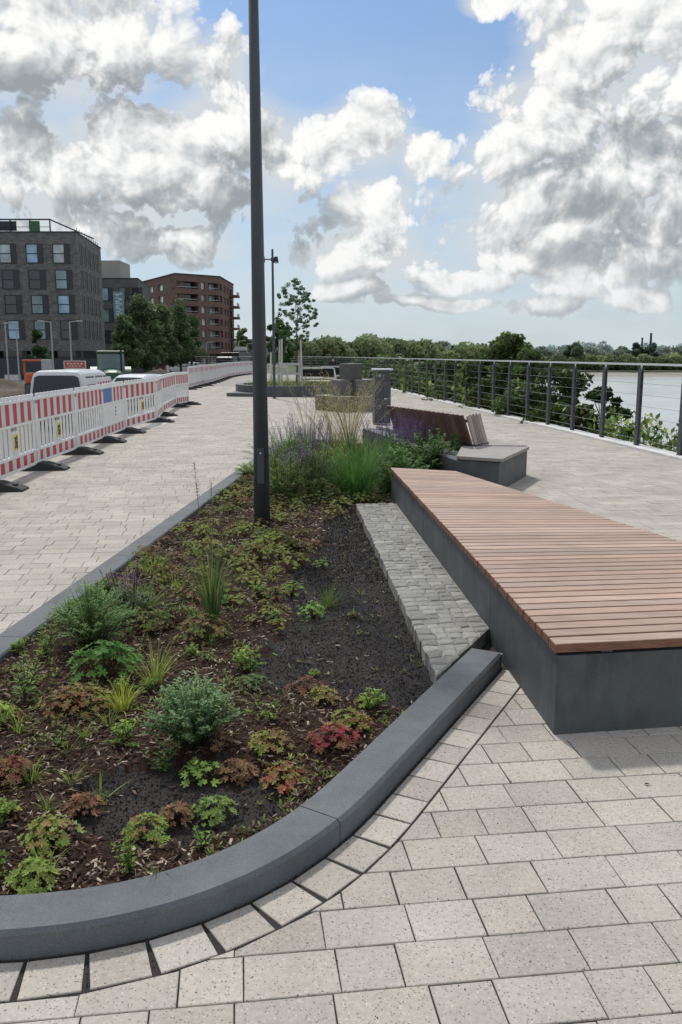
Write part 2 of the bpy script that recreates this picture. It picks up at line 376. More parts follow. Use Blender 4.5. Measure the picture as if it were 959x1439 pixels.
prom=[(7.1,-6),(7.25,2.9)]+[(a+.16,b) for a,b in fence_base[1:]]+[(-11.5,84),(-16.5,84)]+[(q.x-.7,q.y) for q in farb[::-1]]+[(bar[-1].x-.9,bar[-1].y+3)]+[(q.x-.75,q.y) for q in bar[::-1]]+[(-5.4,-6)]
# ------------------------------------------------------------------ paving
rows_ang=math.radians(7.0); ca,sa=math.cos(rows_ang),math.sin(rows_ang)
SW=.158
ex=[]; exn=[]
for k,p in enumerate(path):
    on_left=max(0,min(1,(p.y-3.2)/.5)) if p.x<-1.2 else (max(0,min(1,(p.y-14)/1)) if p.x<.1 and p.y>12 else 0)
    d=(SW+.012)*(1-on_left)+.012*on_left
    ex.append(off(k,d))
q0=off(0,SW+.012); tdir=(path[0]-path[1]).normalized()
exline=[q0+tdir*.55]+ex
inner=[Vector((1.0,4.6)),Vector((.75,9.3)),Vector((1.3,9.3)),Vector((1.6,10.6))]
expoly=exline+[Vector((.6,15.1)),Vector((1.6,10.7)),Vector((1.2,9.2)),Vector((.7,9.2)),Vector((1.0,5.0))]
exseg=[(exline[i],exline[i+1]) for i in range(len(exline)-1)]
def clip_half(poly,p,n):
    out=[]; m=len(poly)
    for i in range(m):
        a=poly[i]; b=poly[(i+1)%m]; da=(a-p).dot(n); db=(b-p).dot(n)
        if da>=0: out.append(a)
        if (da>=0)!=(db>=0): out.append(a+(b-a)*(da/(da-db)))
    return out
pb=MB(); rp=random.Random(11)
def tint(r):
    k=.475*r.uniform(.87,1.07); w=r.uniform(-.012,.014)
    return (k*(1.075+w),k*(.98+w*.2),k*(.86-w))
def paver(mb,poly,z,bev,r,tilt=None):
    col=tint(r)
    if len(poly)<3: return
    A=abs(sum(poly[i].x*poly[(i+1)%len(poly)].y-poly[(i+1)%len(poly)].x*poly[i].y for i in range(len(poly))))/2
    if A<.0006: return
    pl=inset([V2(p) for p in poly],.0022) if area2(poly)>0 else inset([V2(p) for p in poly[::-1]],.0022)
    n=len(pl); c=Vector((sum(p[0] for p in pl)/n,sum(p[1] for p in pl)/n)); tx,ty=r.uniform(-.008,.008),r.uniform(-.008,.008)
    zz=lambda p: z+(p[0]-c.x)*tx+(p[1]-c.y)*ty
    if bev and A>.004:
        ins=inset(pl,bev)
        vs=[(p[0],p[1],-.02) for p in pl]+[(p[0],p[1],zz(p)-bev*.8) for p in pl]+[(p[0],p[1],zz(p)) for p in ins]
        fs=[(k,(k+1)%n,n+(k+1)%n,n+k) for k in range(n)]+[(n+k,n+(k+1)%n,2*n+(k+1)%n,2*n+k) for k in range(n)]+[tuple(range(2*n,3*n))]
    else:
        vs=[(p[0],p[1],-.02) for p in pl]+[(p[0],p[1],zz(p)) for p in pl]
        fs=[(k,(k+1)%n,n+(k+1)%n,n+k) for k in range(n)]+[tuple(range(n,2*n))]
    mb.add(vs,fs,col)
def area2(poly): return sum(poly[i].x*poly[(i+1)%len(poly)].y-poly[(i+1)%len(poly)].x*poly[i].y for i in range(len(poly)))
exx=[(min(a.x,b.x)-.35,max(a.x,b.x)+.35,min(a.y,b.y)-.35,max(a.y,b.y)+.35,a,b) for a,b in exseg]
YMAX=46.0; RH=.171
v=-.6
while v<YMAX+1:
    u=-13+rp.uniform(0,.2)
    while u<9.5:
        ln=rp.choice((.257,.257,.257,.171,.171,.214)); 
        mx,my=(u+ln/2)*ca-(v+RH/2)*sa,(u+ln/2)*sa+(v+RH/2)*ca
        u0=u; u+=ln
        if my<.9 or my>YMAX or abs(mx)>1.2+my*.62: continue
        if not inpoly((mx,my),prom): continue
        c=Vector((mx,my)); jit=.0012
        poly=[Vector(((uu)*ca-(vv)*sa+rp.uniform(-jit,jit),(uu)*sa+(vv)*ca+rp.uniform(-jit,jit))) for uu,vv in ((u0,v),(u0+ln,v),(u0+ln,v+RH),(u0,v+RH))]
        ins=inpoly(c,expoly)
        near=[(a,b) for x0,x1,y0,y1,a,b in exx if x0<mx<x1 and y0<my<y1]
        if near:
            best=None
            for a,b in near:
                ab=b-a; t=max(0,min(1,(c-a).dot(ab)/ab.length_squared)); dd=(c-(a+ab*t)).length
                if best is None or dd<best[0]: best=(dd,a,b,ab)
            if best[0]<.22:
                dd,a,b,ab=best; nn=Vector((-ab.y,ab.x)).normalized()
                if (a-cen).dot(nn)<0: nn=-nn
                poly=clip_half(poly,a+nn*.001,nn)
                if len(poly)<3: continue
            elif ins: continue
        elif ins: continue
        # keep clear of the two bench bases
        paver(pb,poly,rp.uniform(-.0008,.0008),(.0022 if my<9 else 0),rp)
    v+=RH
# soldier course hugging the kerb: square blocks with wedge joints
s=.02
while True:
    k=min(range(len(path)),key=lambda q:abs(arc[q]-(s+.08)))
    if path[k].y>3.4 and path[k].x<-1.5: break
    sk=(s+.08)/arc[-1]*(len(path)-1); k0=min(len(path)-2,int(sk)); fr=sk-k0
    nn=(nr[k0]*(1-fr)+nr[k0+1]*fr).normalized(); p=path[k0].lerp(path[k0+1],fr)+nn*.018; tt=Vector((-nn.y,nn.x)); w=.079
    ln=SW-.01
    wo=w+.0035; poly=[p-tt*w,p+tt*w,p+tt*wo+nn*ln,p-tt*wo+nn*ln]
    if area2(poly)<0: poly=poly[::-1]
    paver(pb,poly,.0,.0022,rp)
    # the outer corners open up on the curve, so step by the inner width
    s+=.163
# filler blocks up to the bench corner
for k in range(3):
    p=off(0,.02)+tdir*(.03+.165*k)
    nn=nr[0]; tt=tdir
    poly=[p,p+tt*.158,p+tt*.158+nn*(SW-.01),p+nn*(SW-.01)]
    poly=clip_half(poly,A0+Vector((-.012,0)),Vector((-1,-.0646)).normalized()) if area2(poly)>0 else clip_half(poly[::-1],A0+Vector((-.012,0)),Vector((-1,-.0646)).normalized())
    if len(poly)>2: paver(pb,poly,0,.0022,rp)
for q in range(5200):
    k=rp.randrange(0,int(len(path)*.42)); o_=rp.choice((abs(rp.gauss(.004,.008)),abs(rp.gauss(.004,.008)),SW+.012+rp.gauss(0,.006),rp.random()*SW)) if q%9 else rp.random()*.9
    p=off(k,.006+o_); r_=rp.uniform(.0012,.0036); c_=rp.choice((.03,.05,.02,.08,.15)); a_=rp.uniform(0,6.3); zb=-.004 if q%9 else 0
    pb.add([(p.x+r_*math.cos(a_+t),p.y+r_*math.sin(a_+t),zb) for t in (0,2.1,4.2)]+[(p.x,p.y,zb+r_*1.2)],[(0,1,3),(1,2,3),(2,0,3)],(c_,c_*.95,c_*.88))
tag(pb.build('pavement',M['paver']),kind='structure')
def sheet(name,poly,z,m):
    mb=MB(); mb.add([(p[0],p[1],z) for p in poly],[tuple(range(len(poly)))]); o=mb.build(name,M[m]); return tag(o,kind='structure')
sheet('pavement_bedding',prom,-.0055,'joint')
ppq=[G(*q) for q in ((199,600.5),(228,591.5),(241,592.5),(214,603.5))]  # thin pale sheets above the paving: sunlit gaps painted as colour
sheet('painted_sun_patch',[V2(q) for q in ppq],.004,'edge')
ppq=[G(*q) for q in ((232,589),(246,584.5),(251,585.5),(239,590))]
sheet('painted_sun_patch',[V2(q) for q in ppq],.004,'edge')
farprom=[p for p in prom if p[1]>46.2]
farprom=[(2.5,46),]+[p for p in farprom]+[(bar[-1].x-1.6,46)]
x46=[f for f in fence_base if f[1]>46][0][0]
farprom[0]=(x46+.35,46.0)
sheet('distant_pavement',farprom,-.001,'pavesheet')
# ------------------------------------------------------------------ planting bed
bedpoly=[off(k,-KW+.03) for k in range(0,len(path))]+[Vector((.5,15.1)),Vector((1.6,10.7)),Vector((1.2,9.2)),Vector((.7,9.3)),Vector((1.0,4.6))]
from mathutils import noise as mn
def bare(x,y):
    """0..1 : bare dark soil next to the sett strip and one patch near the front"""
    t=(y-4.0)/4.8; edge=.20-(y-4)*.06
    wob=.16*mn.noise(Vector((x*1.3,y*1.3,2)))+.06*mn.noise(Vector((x*5,y*5,2)))
    lim=-.42+ .05*(y-4.0)+wob+(max(0,y-7.2)*.12)
    a=1 if (x>lim and 3.95+.25*(x+.4)*-1+wob<y<8.9) else 0
    if ((x+.62)/.42)**2+((y-2.95)/.28)**2<1+wob*3: a=1
    return a
def soilz(x,y): 
    return .040+.014*mn.noise(Vector((x*2.2,y*2.2,0)))+.008*mn.noise(Vector((x*9,y*9,3)))-(.03 if bare(x,y) else 0)*1.0
mb=MB(); rc0=random.Random(6)
st=.032; nx=int(4.6/st); ny=int(14.4/st)
for j in range(ny+1):
    for i in range(nx+1):
        x=-2.4+i*st; y=1.9+j*st; mb.v.append((x,y,soilz(x,y)+.006*mn.noise(Vector((x*30,y*30,1)))))
for j in range(ny):
    for i in range(nx):
        x=-2.4+(i+.5)*st; y=1.9+(j+.5)*st
        if inpoly((x,y),bedpoly):
            a=j*(nx+1)+i; mb.f.append((a,a+1,a+nx+2,a+nx+1)); mb.m.append(0)
            mb.c.append((.050,.045,.042) if bare(x+rc0.gauss(0,.035),y+rc0.gauss(0,.035)) else (.048,.028,.018))
tag(mb.build('planting_soil',M['soil'],smooth=True),kind='structure')
# bark chips
mb=MB(); rc=random.Random(5)
pal=[(.045,.022,.015)]*6+[(.075,.037,.025)]*5+[(.028,.016,.012)]*6+[(.12,.075,.052)]*3+[(.24,.18,.13)]*3+[(.42,.35,.28)]*2
def chip(x,y,L_,W_,z,col):
    a=rc.uniform(0,2*PI); pt=rc.gauss(0,.28); rl=rc.gauss(0,.35)
    Mx=Matrix.Rotation(a,3,'Z')@Matrix.Rotation(pt,3,'Y')@Matrix.Rotation(rl,3,'X')
    t=W_*.22; j=lambda:rc.uniform(.75,1.15)
    vs=[(-L_/2*j(),-W_/2*j(),0),(L_/2*j(),-W_/2*j()*.6,0),(L_/2*j(),W_/2*j()*.7,0),(-L_/2*j(),W_/2*j(),0),(-L_/2*.9,0,t),(L_/2*.9,0,t)]
    vs=[Vector((x,y,z))+Mx@Vector(v) for v in vs]
    mb.add(vs,[(0,1,5,4),(4,5,2,3),(0,4,3),(1,2,5)],col)
cnt=0
while cnt<40000:
    y=2.0+12*rc.random()**1.75; x=rc.uniform(-2.1,.75)
    if not inpoly((x,y),bedpoly): continue
    b_=bare(x,y)
    if b_ and rc.random()>.05: continue
    cnt+=1; sc=1 if y<7 else 1.5
    L_=rc.uniform(.008,.036)*sc; W_=L_*rc.uniform(.15,.45); c=rc.choice(pal); k=rc.uniform(.95,1.6)
    chip(x,y,L_,W_,soilz(x,y)+rc.uniform(.002,.016),tuple(q*k for q in c))
tag(mb.build('bark_mulch',M['chip']),'loose red-brown bark mulch covering the planting bed','bark mulch',kind='stuff')
mb=MB(); cnt=0
while cnt<26000:
    y=2.3+6.6*rc.random()**1.2; x=rc.uniform(-1.2,.75)
    if not bare(x,y) or not inpoly((x,y),bedpoly): continue
    cnt+=1; r_=rc.uniform(.002,.0075)*(1+(y>6)*.4); z=soilz(x,y)+r_*.4; k=rc.choice((.025,.04,.05,.06,.08,.12)); 
    vs=[(x+r_*rc.uniform(.6,1.2)*math.cos(q),y+r_*rc.uniform(.6,1.2)*math.sin(q),z-r_*.5) for q in (0,2.1,4.2)]+[(x,y,z+r_*.8)]
    mb.add(vs,[(0,1,3),(1,2,3),(2,0,3)],(k*1.05,k*.98,k*.9))
tag(mb.build('soil_crumbs',M['crumb']),'fine dark gravelly crumbs on the bare soil beside the sett strip','soil',kind='stuff')
# ------------------------------------------------------------------ sett strip
setts=MB(); rs=random.Random(3)
La=Vector((.155,8.95)); Lb=Vector((.475,3.98))
Ra=Vector((.56,9.0)); Rb=Vector((.905,4.05))
nrw=54; kd=(off(0,-KW-.0)); kn=nr[0]
def domed(mb,quad,z0,z1,col,r):
    pl=[Vector(q) for q in quad]; 
    ins=inset([V2(p) for p in pl],.010) if area2(pl)>0 else inset([V2(p) for p in pl[::-1]],.010)
    pl2=pl if area2(pl)>0 else pl[::-1]
    n=len(pl2); c=Vector((sum(p.x for p in pl2)/n,sum(p.y for p in pl2)/n))
    vs=[(p.x,p.y,z0) for p in pl2]+[(p.x,p.y,z1-.006+r.uniform(-.002,.002)) for p in pl2]+[(p[0],p[1],z1+r.uniform(-.002,.002)) for p in ins]+[(c.x,c.y,z1+.002)]
    fs=[(k,(k+1)%n,n+(k+1)%n,n+k) for k in range(n)]+[(n+k,n+(k+1)%n,2*n+(k+1)%n,2*n+k) for k in range(n)]+[(2*n+k,2*n+(k+1)%n,3*n) for k in range(n)]
    mb.add(vs,fs,col)
for j in range(nrw+3):
    t0=j/nrw; t1=(j+1)/nrw; a0=Lb.lerp(La,t0); a1=Lb.lerp(La,t1); b0=Rb.lerp(Ra,t0); b1=Rb.lerp(Ra,t1)
    if j>=nrw: continue
    cols=5; us=[0]
    for q in range(cols): us.append(us[-1]+rs.uniform(.8,1.2))
    us=[u_/us[-1] for u_ in us]
    for q in range(cols):
        g=.0015; u0,u1=us[q],us[q+1]; J=lambda: Vector((rs.uniform(-.008,.008),rs.uniform(-.011,.011)))
        quad=[a0.lerp(b0,u0)+Vector((g,g))+J(),a0.lerp(b0,u1)+Vector((-g,g))+J(),a1.lerp(b1,u1)+Vector((-g,-g))+J(),a1.lerp(b1,u0)+Vector((g,-g))+J()]
        quad=clip_half(quad,kd-kn*.006,-kn)
        if len(quad)<3 or abs(area2(quad))<.001: continue
        k=rs.choice((.26,.29,.31,.33,.37,.24))*rs.uniform(.9,1.1)*.95
        domed(setts,quad,-.03,.094+rs.uniform(-.003,.003),(k*1.02,k*.995,k*.90),rs)
mo=MB(); cb=clip_half([Lb+Vector((.006,0)),Rb+Vector((.13,-.1)),Ra+Vector((.03,0)),La+Vector((.006,0))],kd-kn*.006,-kn)
mo.prism([V2(p) for p in cb],-.03,.086,(.27,.262,.235))
strip=empty('sett_strip',(0,0,0),0,'raised strip of light grey granite setts between the bare soil and the long bench','sett strip')
setts.build('granite_setts',M['cobble'],strip); mo.build('mortar_bed',M['cobble'],strip)
# the white mortar smear at the kerb tip
mb=MB()
for k in range(26):
    t=rs.random(); p=off(0,-.16+.16*t)+tdir*rs.uniform(.004,.03); r_=rs.uniform(.004,.011)
    mb.add([(p.x+r_*math.cos(q)*rs.uniform(.6,1.3),p.y+r_*math.sin(q)*rs.uniform(.6,1.3),.02+.05*t) for q in (0,1.2,2.4,3.6,4.9)],[(0,1,2,3,4)],(.55,.54,.5))
mb.build('mortar_crumbs',M['cobble'],strip)
# ------------------------------------------------------------------ bench 1 (long slatted platform)
bench=empty('slatted_bench',(0,0,0),0,'long low bench platform of reddish wooden slats on a dark grey concrete base, right foreground','bench')
cutL=[0,(4.75-3.53)/5.88,(5.95-3.53)/5.88,(7.15-3.53)/5.88,(8.35-3.53)/5.88,1]
for a_,b_ in zip(cutL,cutL[1:]):
    g=.0018; mb=MB(); q=[A0.lerp(A1,a_+g/5.9*(a_>0)),B0.lerp(B1,a_+g/5.9*(a_>0)),B0.lerp(B1,b_-g/5.9),A0.lerp(A1,b_-g/5.9)]
    mb.prism([V2(p) for p in q],-.03,.365); mb.build('concrete_base',M['bench'],bench,bevel=.004)
mb=MB(); q=inset([V2(A0),V2(B0),V2(B1),V2(A1)],.012); mb.prism(q,-.02,.372); mb.build('base_core',M['dark'],bench)
mb=MB(); ns=58; rw=random.Random(9)
sl=MB()
for i in range(ns):
    t0=(i)/ns; t1=(i+.87)/ns; hs=.0025
    oa=Vector((-.014,-.004 if i==0 else 0)); ob=Vector((.014,-.004 if i==0 else 0))
    jl=rw.uniform(-.002,.002)
    a0=A0.lerp(A1,t0)+oa+Vector((jl,0)); b0=B0.lerp(B1,t0)+ob; b1=B0.lerp(B1,t1)+ob; a1=A0.lerp(A1,t1)+oa+Vector((jl,0))
    k=rw.uniform(.84,1.14); w=rw.uniform(-.05,.05)
    sl.prism([V2(a0),V2(b0),V2(b1),V2(a1)],.380,.420,(k*(1+w),k,k*(1-w)),bev=.003)
sl.build('seat_slats',M['wood'],bench)
mb=MB()
for u in (.12,.5,.88):
    mb.bar((*lerp(A0,B0,u),.376),(*lerp(A1,B1,u),.376),.05,.008)
mb.build('support_rails',M['slatmetal'],bench)
# ------------------------------------------------------------------ bench 2 (angled, with backrest)
bench2=empty('backrest_bench',(0,0,0),0,'angled concrete bench with a tilted dark wooden slat backrest behind the plants','bench')
C=[Vector(p) for p in ((1.43,10.6),(1.92,10.3),(2.56,11.7),(2.45,12.6),(1.2,15.3),(.38,15.2),(.62,14.2))]
mb=MB(); mb.prism([V2(p) for p in C],-.03,.36); mb.build('concrete_base',M['bench'],bench2,bevel=.006)
sl=MB()
E0=[Vector((1.45,10.58)),Vector((1.60,12.35))]; 
La_,Lb_=Vector((1.44,10.58)),Vector((1.66,11.75)); Ra_,Rb_=Vector((1.95,10.27)),Vector((2.585,11.68))
for i in range(14):
    t0=i/14; t1=(i+.9)/14; k=rw.uniform(.88,1.1)
    sl.prism([V2(La_.lerp(Lb_,t0)),V2(Ra_.lerp(Rb_,t0)),V2(Ra_.lerp(Rb_,t1)),V2(La_.lerp(Lb_,t1))],.372,.412,(k,k,k),bev=.003)
Lc,Ld=Vector((1.68,11.85)),Vector((.62,15.15)); Rc,Rd=Vector((2.58,11.8)),Vector((1.22,15.28))
for i in range(34):
    t0=i/34; t1=(i+.9)/34; k=rw.uniform(.88,1.1)
    sl.prism([V2(Lc.lerp(Ld,t0)),V2(Rc.lerp(Rd,t0)),V2(Rc.lerp(Rd,t1)),V2(Lc.lerp(Ld,t1))],.372,.412,(k,k,k),bev=.003)
sl.build('seat_slats',M['woodgrey'],bench2)
def backrest(p0,p1,n,zb,zt,lean,m,nm,w=.86):
    mb=MB(); d=(p1-p0); L_=d.length; d.normalize(); nn=Vector((-d.y,d.x))
    for i in range(n):
        a=p0+d*(L_*(i+.5)/n); k=rw.uniform(.7,1.3)
        ww=L_/n*w; b0=Vector((a.x,a.y,zb)); b1=Vector((a.x+lean.x,a.y+lean.y,zt))
        up=Vector((nn.x,nn.y,0)); mb.bar(b0,b1,ww,.028,(k,k,k),up=up)
    mb.build(nm,m,bench2,bevel=.003)
PA0=Vector((.88,14.0)); PB=Vector((1.80,11.68)); PC=Vector((2.08,12.12))
backrest(PA0,PB,18,.44,.84,Vector((-.14,-.04)),M['woodshaded'],'backrest',.76)
backrest(PB+Vector((.03,.0)),PC,4,.42,.84,Vector((-.13,-.06)),M['woodlit'],'end_backrest',.8)
mb=MB()
mb.bar((*(PA0+Vector((.03,0))),.425),(*(PB+Vector((.03,0))),.425),.05,.03); mb.bar((*(PB+Vector((.03,0))),.42),(*PC,.42),.05,.02)
mb.bar((*(PA0+Vector((-.09,-.02))),.76),(*(PB+Vector((-.09,-.02))),.76),.02,.04)
mb.build('backrest_rail',M['slatmetal'],bench2)
# ================================================================== LAMP POSTS
def lamp(name,x,y,r0,r1,h,label,heads=True,rz=0):
    e=empty(name,(x,y,0),rz,label,'street lamp')
    mb=MB(); mb.tube((0,0,-.05),(0,0,h),r0,r1,24); mb.build('pole',M['polepaint'],e,smooth=False)
    for p in e.children: pass
    mb=MB(); mb.tube((0,0,0),(0,0,.012),r0*1.35,r0*1.3,24); mb.build('base_collar',M['polepaint'],e)
    mb=MB(); mb.tube((0,0,h-.42),(0,0,h-.30),r1*1.7,r1*1.7,16); mb.bar((0,0,h-.36),(-.30,-.02,h-.36),.04,.04); mb.build('bracket',M['polepaint'],e)
    mb=MB(); mb.tube((0,0,h),(0,0,h+.02),r1*.9,r1*.5,12); mb.build('cap',M['polepaint'],e)
    for sx,sy in ((-.36,-.03),(.13,.04)):
        mb=MB()
        mb.tube((sx,sy,h-.27),(sx*1.03,sy-.05,h-.47),.07,.095,16); hd=mb.build('spotlight',M['black'],e)
        mb=MB(); mb.tube((sx*1.03,sy-.0505,h-.4705),(sx*1.031,sy-.0515,h-.4755),.085,.085,16); mb.build('lens',M['glass_pale'],hd)
    return e
g=G(368,741,.03)
big=lamp('lamp_post',g.x,g.y+.07,.078,.036,5.6,'tall dark grey tapered lamp pole standing in the planting bed, nearest the camera')
mb=MB(); mb.box((0,-.0735,.62),(.062,.012,.34)); dd=mb.build('access_door',M['polepaint'],big,bevel=.004); mb=MB(); mb.tube((0,-.079,.74),(0,-.083,.74),.008,.008,10); mb.build('lock',M['steel'],dd)
for o in big.children:
    if o.name.startswith('pole'):
        for p in o.data.polygons: p.use_smooth=len(p.vertices)==4
g=G(386,560)
l2=lamp('lamp_post',g.x,g.y,.06,.04,5.5,'thin dark lamp post with two small spotlights in front of the round planter',rz=.1)
# ================================================================== SITE BARRIERS
BH=1.0
def make_barrier(label,variant=0):
    """2 m plastic barrier, origin at ground, runs along +X from 0 to 2"""
    e=empty('site_barrier',(0,0,0),0,label,'barrier','red and white site barriers along the path')
    mb=MB(); W=2.0
    for x in (.03,W-.03): mb.box((x,0,.555),(.05,.045,.93))
    for z in (.115,.30,.715,1.03): mb.box((W/2,0,z),(W-.05,.05,.04))
    for i in range(11):
        x=.12+i*(W-.24)/10; mb.box((x,0,1.075),(.085,.035,.06))
    mb.build('frame',M['barrier_white'],e,bevel=.006,seg=1)
    mb=MB()
    if variant==1: mb.box((W/2,0,.51),(W-.1,.018,.39))
    else:
        n=11
        for i in range(n):
            if False: continue
            x=.12+i*(W-.24)/(n-1); mb.box((x,0,.51),(.10,.012,.39))
    mb.build('slat_panel',M['barrier_white'],e,bevel=.003 if variant!=1 else 0,seg=1)
    for nm,zc,hh in (('reflective_band',.873,.275),('foot_band',.208,.142)):
        mb=MB(); n=12
        for i in range(n):
            x0=.06+i*(W-.12)/n; ww=(W-.12)/n; red=i%2==(0 if variant!=2 else 1)
            c=(.50,.014,.026) if red else (.66,.65,.66)
            if variant==1 and nm=='reflective_band' and i<5: c=(.05,.16,.42)
            mb.box((x0+ww/2,0,zc),(ww,.016 if red else .0165,hh),col=c)
        mb.build(nm,M['barrier_paint'],e)
    if variant==0:
        mb=MB(); mb.box((W/2,-.004,.50),(.20,.03,.28)); mb.box((W/2-.06,0,.335),(.04,.02,.06)); mb.box((W/2+.06,0,.335),(.04,.02,.06)); pl=mb.build('label_plate',M['barrier_white'],e)
        for s in (-1,1):
            mb=MB(); mb.box((W/2,s*.0185-.004,.50),(.15,.006,.22)); yl=mb.build('yellow_label',M['yellow_label'],pl)
            mb=MB()
            for (cx,cz,w,h) in ((-.035,.055,.05,.03),(.03,.06,.03,.05),(-.03,.0,.03,.05),(.03,-.005,.055,.03),(-.035,-.06,.05,.03),(.03,-.06,.03,.045),(0,.03,.09,.012),(0,-.033,.1,.012)):
                mb.box((W/2+cx,s*.0235-.004,.50+cz),(w,.006,h))
            mb.build('label_print',M['black'],yl)
        mb=MB(); mb.box((W/2,0,.695),(.17,.03,.075)); mb.build('catch',M['barrier_grey'],e)
    if variant==1:
        mb=MB()
        for z in (.6,.53,.46): mb.box((W*.55,-.013,z),(.05,.006,.04))
        mb.build('label_print',M['black'],e)
    mb=MB(); mb.box((.0,0,.985),(.09,.055,.05)); mb.build('coupling',M['barrier_grey'],e)
    return e
def make_foot(label):
    e=MB(); vs=[]; L2=.42
    for y,z0 in ((-L2,.025),(-L2*.86,.05),(-.12,.115),(.12,.115),(L2*.86,.05),(L2,.025)):
        for x in (-.15,.15): vs.append((x,y,0)); 
        for x in (-.13,.13): vs.append((x,y,z0))
    fs=[]
    for k in range(5):
        a=k*4; b_=a+4
        fs+=[(a,a+2,b_+2,b_),(a+2,a+3,b_+3,b_+2),(a+3,a+1,b_+1,b_+3),(a+1,a,b_,b_+1)]
    fs+=[(0,1,3,2),(20,22,23,21)]
    e.add(vs,fs); 
    for y in (-.3,.3): e.box((0,y,.078),(.10,.05,.02))
    o=e.build('barrier_foot',M['rubber'],bevel=.006,seg=1); tag(o,label,'barrier foot','rubber feet under the site barriers'); return o
M['barrier_paint']=mat('barrier_reflective',(1,1,1),.4,attr=True,var=.08)
blabels=['red and white barrier cut off by the left edge of the photo','red and white barrier with a large yellow label, second from the left edge','barrier with the boldest dark red stripes and a yellow label, left of the white van','barrier with faded red stripes right beside the solid blue-marked barrier','solid white barrier panel with blue patch at the left end of its striped band','barrier right after the solid blue-marked one, with dark catch above its yellow label','narrow steeply angled barrier in the middle of the near row','angled slatted barrier second last of the near row','last striped barrier of the near row, turned towards the camera at the bend']
blabels=blabels
var=[0,0,0,2,1,0,2,2,2]
protos={}
def orient(o,a,b,full=False):
    d=b-a; L_=Vector((d.x,d.y)).length; o.location=(a.x,a.y,0 if full is False else full); o.rotation_euler=(0,0,math.atan2(d.y,d.x)); o.scale=(L_/2.0,1,1)
for i in range(len(bar)-1):
    v_=var[i]; lab=blabels[i]
    a,b=bar[i],bar[i+1]
    if v_ not in protos: o=make_barrier(lab,v_); protos[v_]=o
    else: o=dup(protos[v_],(0,0,0),0,label=lab)
    orient(o,a,b)
foot0=None
flabs=['rubber barrier foot nearest the left edge of the photo','black rubber foot under the joint left of the boldest striped barrier','black rubber foot under the joint right of the boldest striped barrier','black rubber foot at the left end of the solid blue-marked barrier','black rubber foot at the right end of the solid blue-marked barrier','long dark rubber foot crossing the pale patches on the paving','black rubber foot behind the pale patches on the paving','black rubber foot second last of the near row','black rubber foot at the corner where the near row of barriers ends']
for i in range(1,len(bar)):
    a=bar[i]; d=(bar[min(i+1,len(bar)-1)]-bar[i-1]); rz=math.atan2(d.y,d.x)
    lab=flabs[i-1]
    if foot0 is None: foot0=make_foot(lab); foot0.location=(a.x,a.y,0); foot0.rotation_euler=(0,0,rz)
    else: dup(foot0,(a.x,a.y,0),rz,label=lab)
# far run : 2 m panels along the far polyline
pts=[Vector((q.x,q.y)) for q in farb]; fine=[pts[0]]; 
ends=[pts[0]]; cur=0; pos=pts[0].copy(); k=1
while k<len(pts):
    d=pts[k]-pos
    if d.length<2.02: k+=1; continue
    pos=pos+d.normalized()*2.02; ends.append(pos.copy())
def simple_barrier(label,group):
    e=empty('site_barrier',(0,0,0),0,label,'barrier',group)
    mb=MB(); W=2.0
    for x in (.03,W-.03): mb.box((x,0,.555),(.06,.045,.93),col=(.74,.74,.73))
    for z in (.115,.30,.755,1.03): mb.box((W/2,0,z),(W-.05,.05,.045),col=(.74,.74,.73))
    for i in range(11): mb.box((.12+i*(W-.24)/10,0,1.075),(.085,.035,.06),col=(.74,.74,.73))
    for i in range(14): mb.box((.12+i*(W-.24)/13,0,.53),(.085,.024,.42),col=(.7,.7,.69))
    mb.build('frame',M['barrier_paint'],e)
    for nm,zc,hh in (('reflective_band',.893,.238),('foot_band',.208,.142)):
        mb=MB(); n=10
        for i in range(n):
            x0=.06+i*(W-.12)/n; ww=(W-.12)/n; mb.box((x0+ww/2,0,zc),(ww,.016,hh),col=(.42,.03,.04) if i%2==0 else (.70,.69,.70))
        mb.build(nm,M['barrier_paint'],e)
    return e
fb=None
flab='small red and white barrier in the far row that curves away along the path'
for i in range(len(ends)-1):
    if fb is None: fb=simple_barrier(flab,'far row of site barriers'); o=fb
    else: o=dup(fb,(0,0,0),0)
    orient(o,Vector((*ends[i],0)),Vector((*ends[i+1],0)))
    f=dup(foot0,(ends[i].x,ends[i].y,0),math.atan2((ends[i+1]-ends[i]).y,(ends[i+1]-ends[i]).x),label='dark rubber foot under the far curving row of barriers',group='feet of the far barrier row')
# second row behind the first, its toothed tops show above
back=[((-5.6,10.2),(-5.55,12.2),'striped barrier of the second row behind the leftmost barrier, only its toothed top showing'),((-5.55,12.25),(-5.6,14.2),'striped barrier of the second row, between the leftmost barriers and the white van'),((-5.78,20.4),(-5.95,22.3),'striped barrier standing askew behind the solid blue-marked panel')]
for a,b,lab in back:
    o=dup(fb,(0,0,0),0,label=lab,group='second row of site barriers'); orient(o,Vector((*a,0)),Vector((*b,0)),(0.0 if 'askew' in lab else -.30))
for a,b,lab in back:
    dup(foot0,(a[0],a[1],0.0 if 'askew' in lab else -.30),math.atan2(b[1]-a[1],b[0]-a[0]),label='rubber foot hidden behind the near barriers, under the second row',group='feet of the second barrier row')
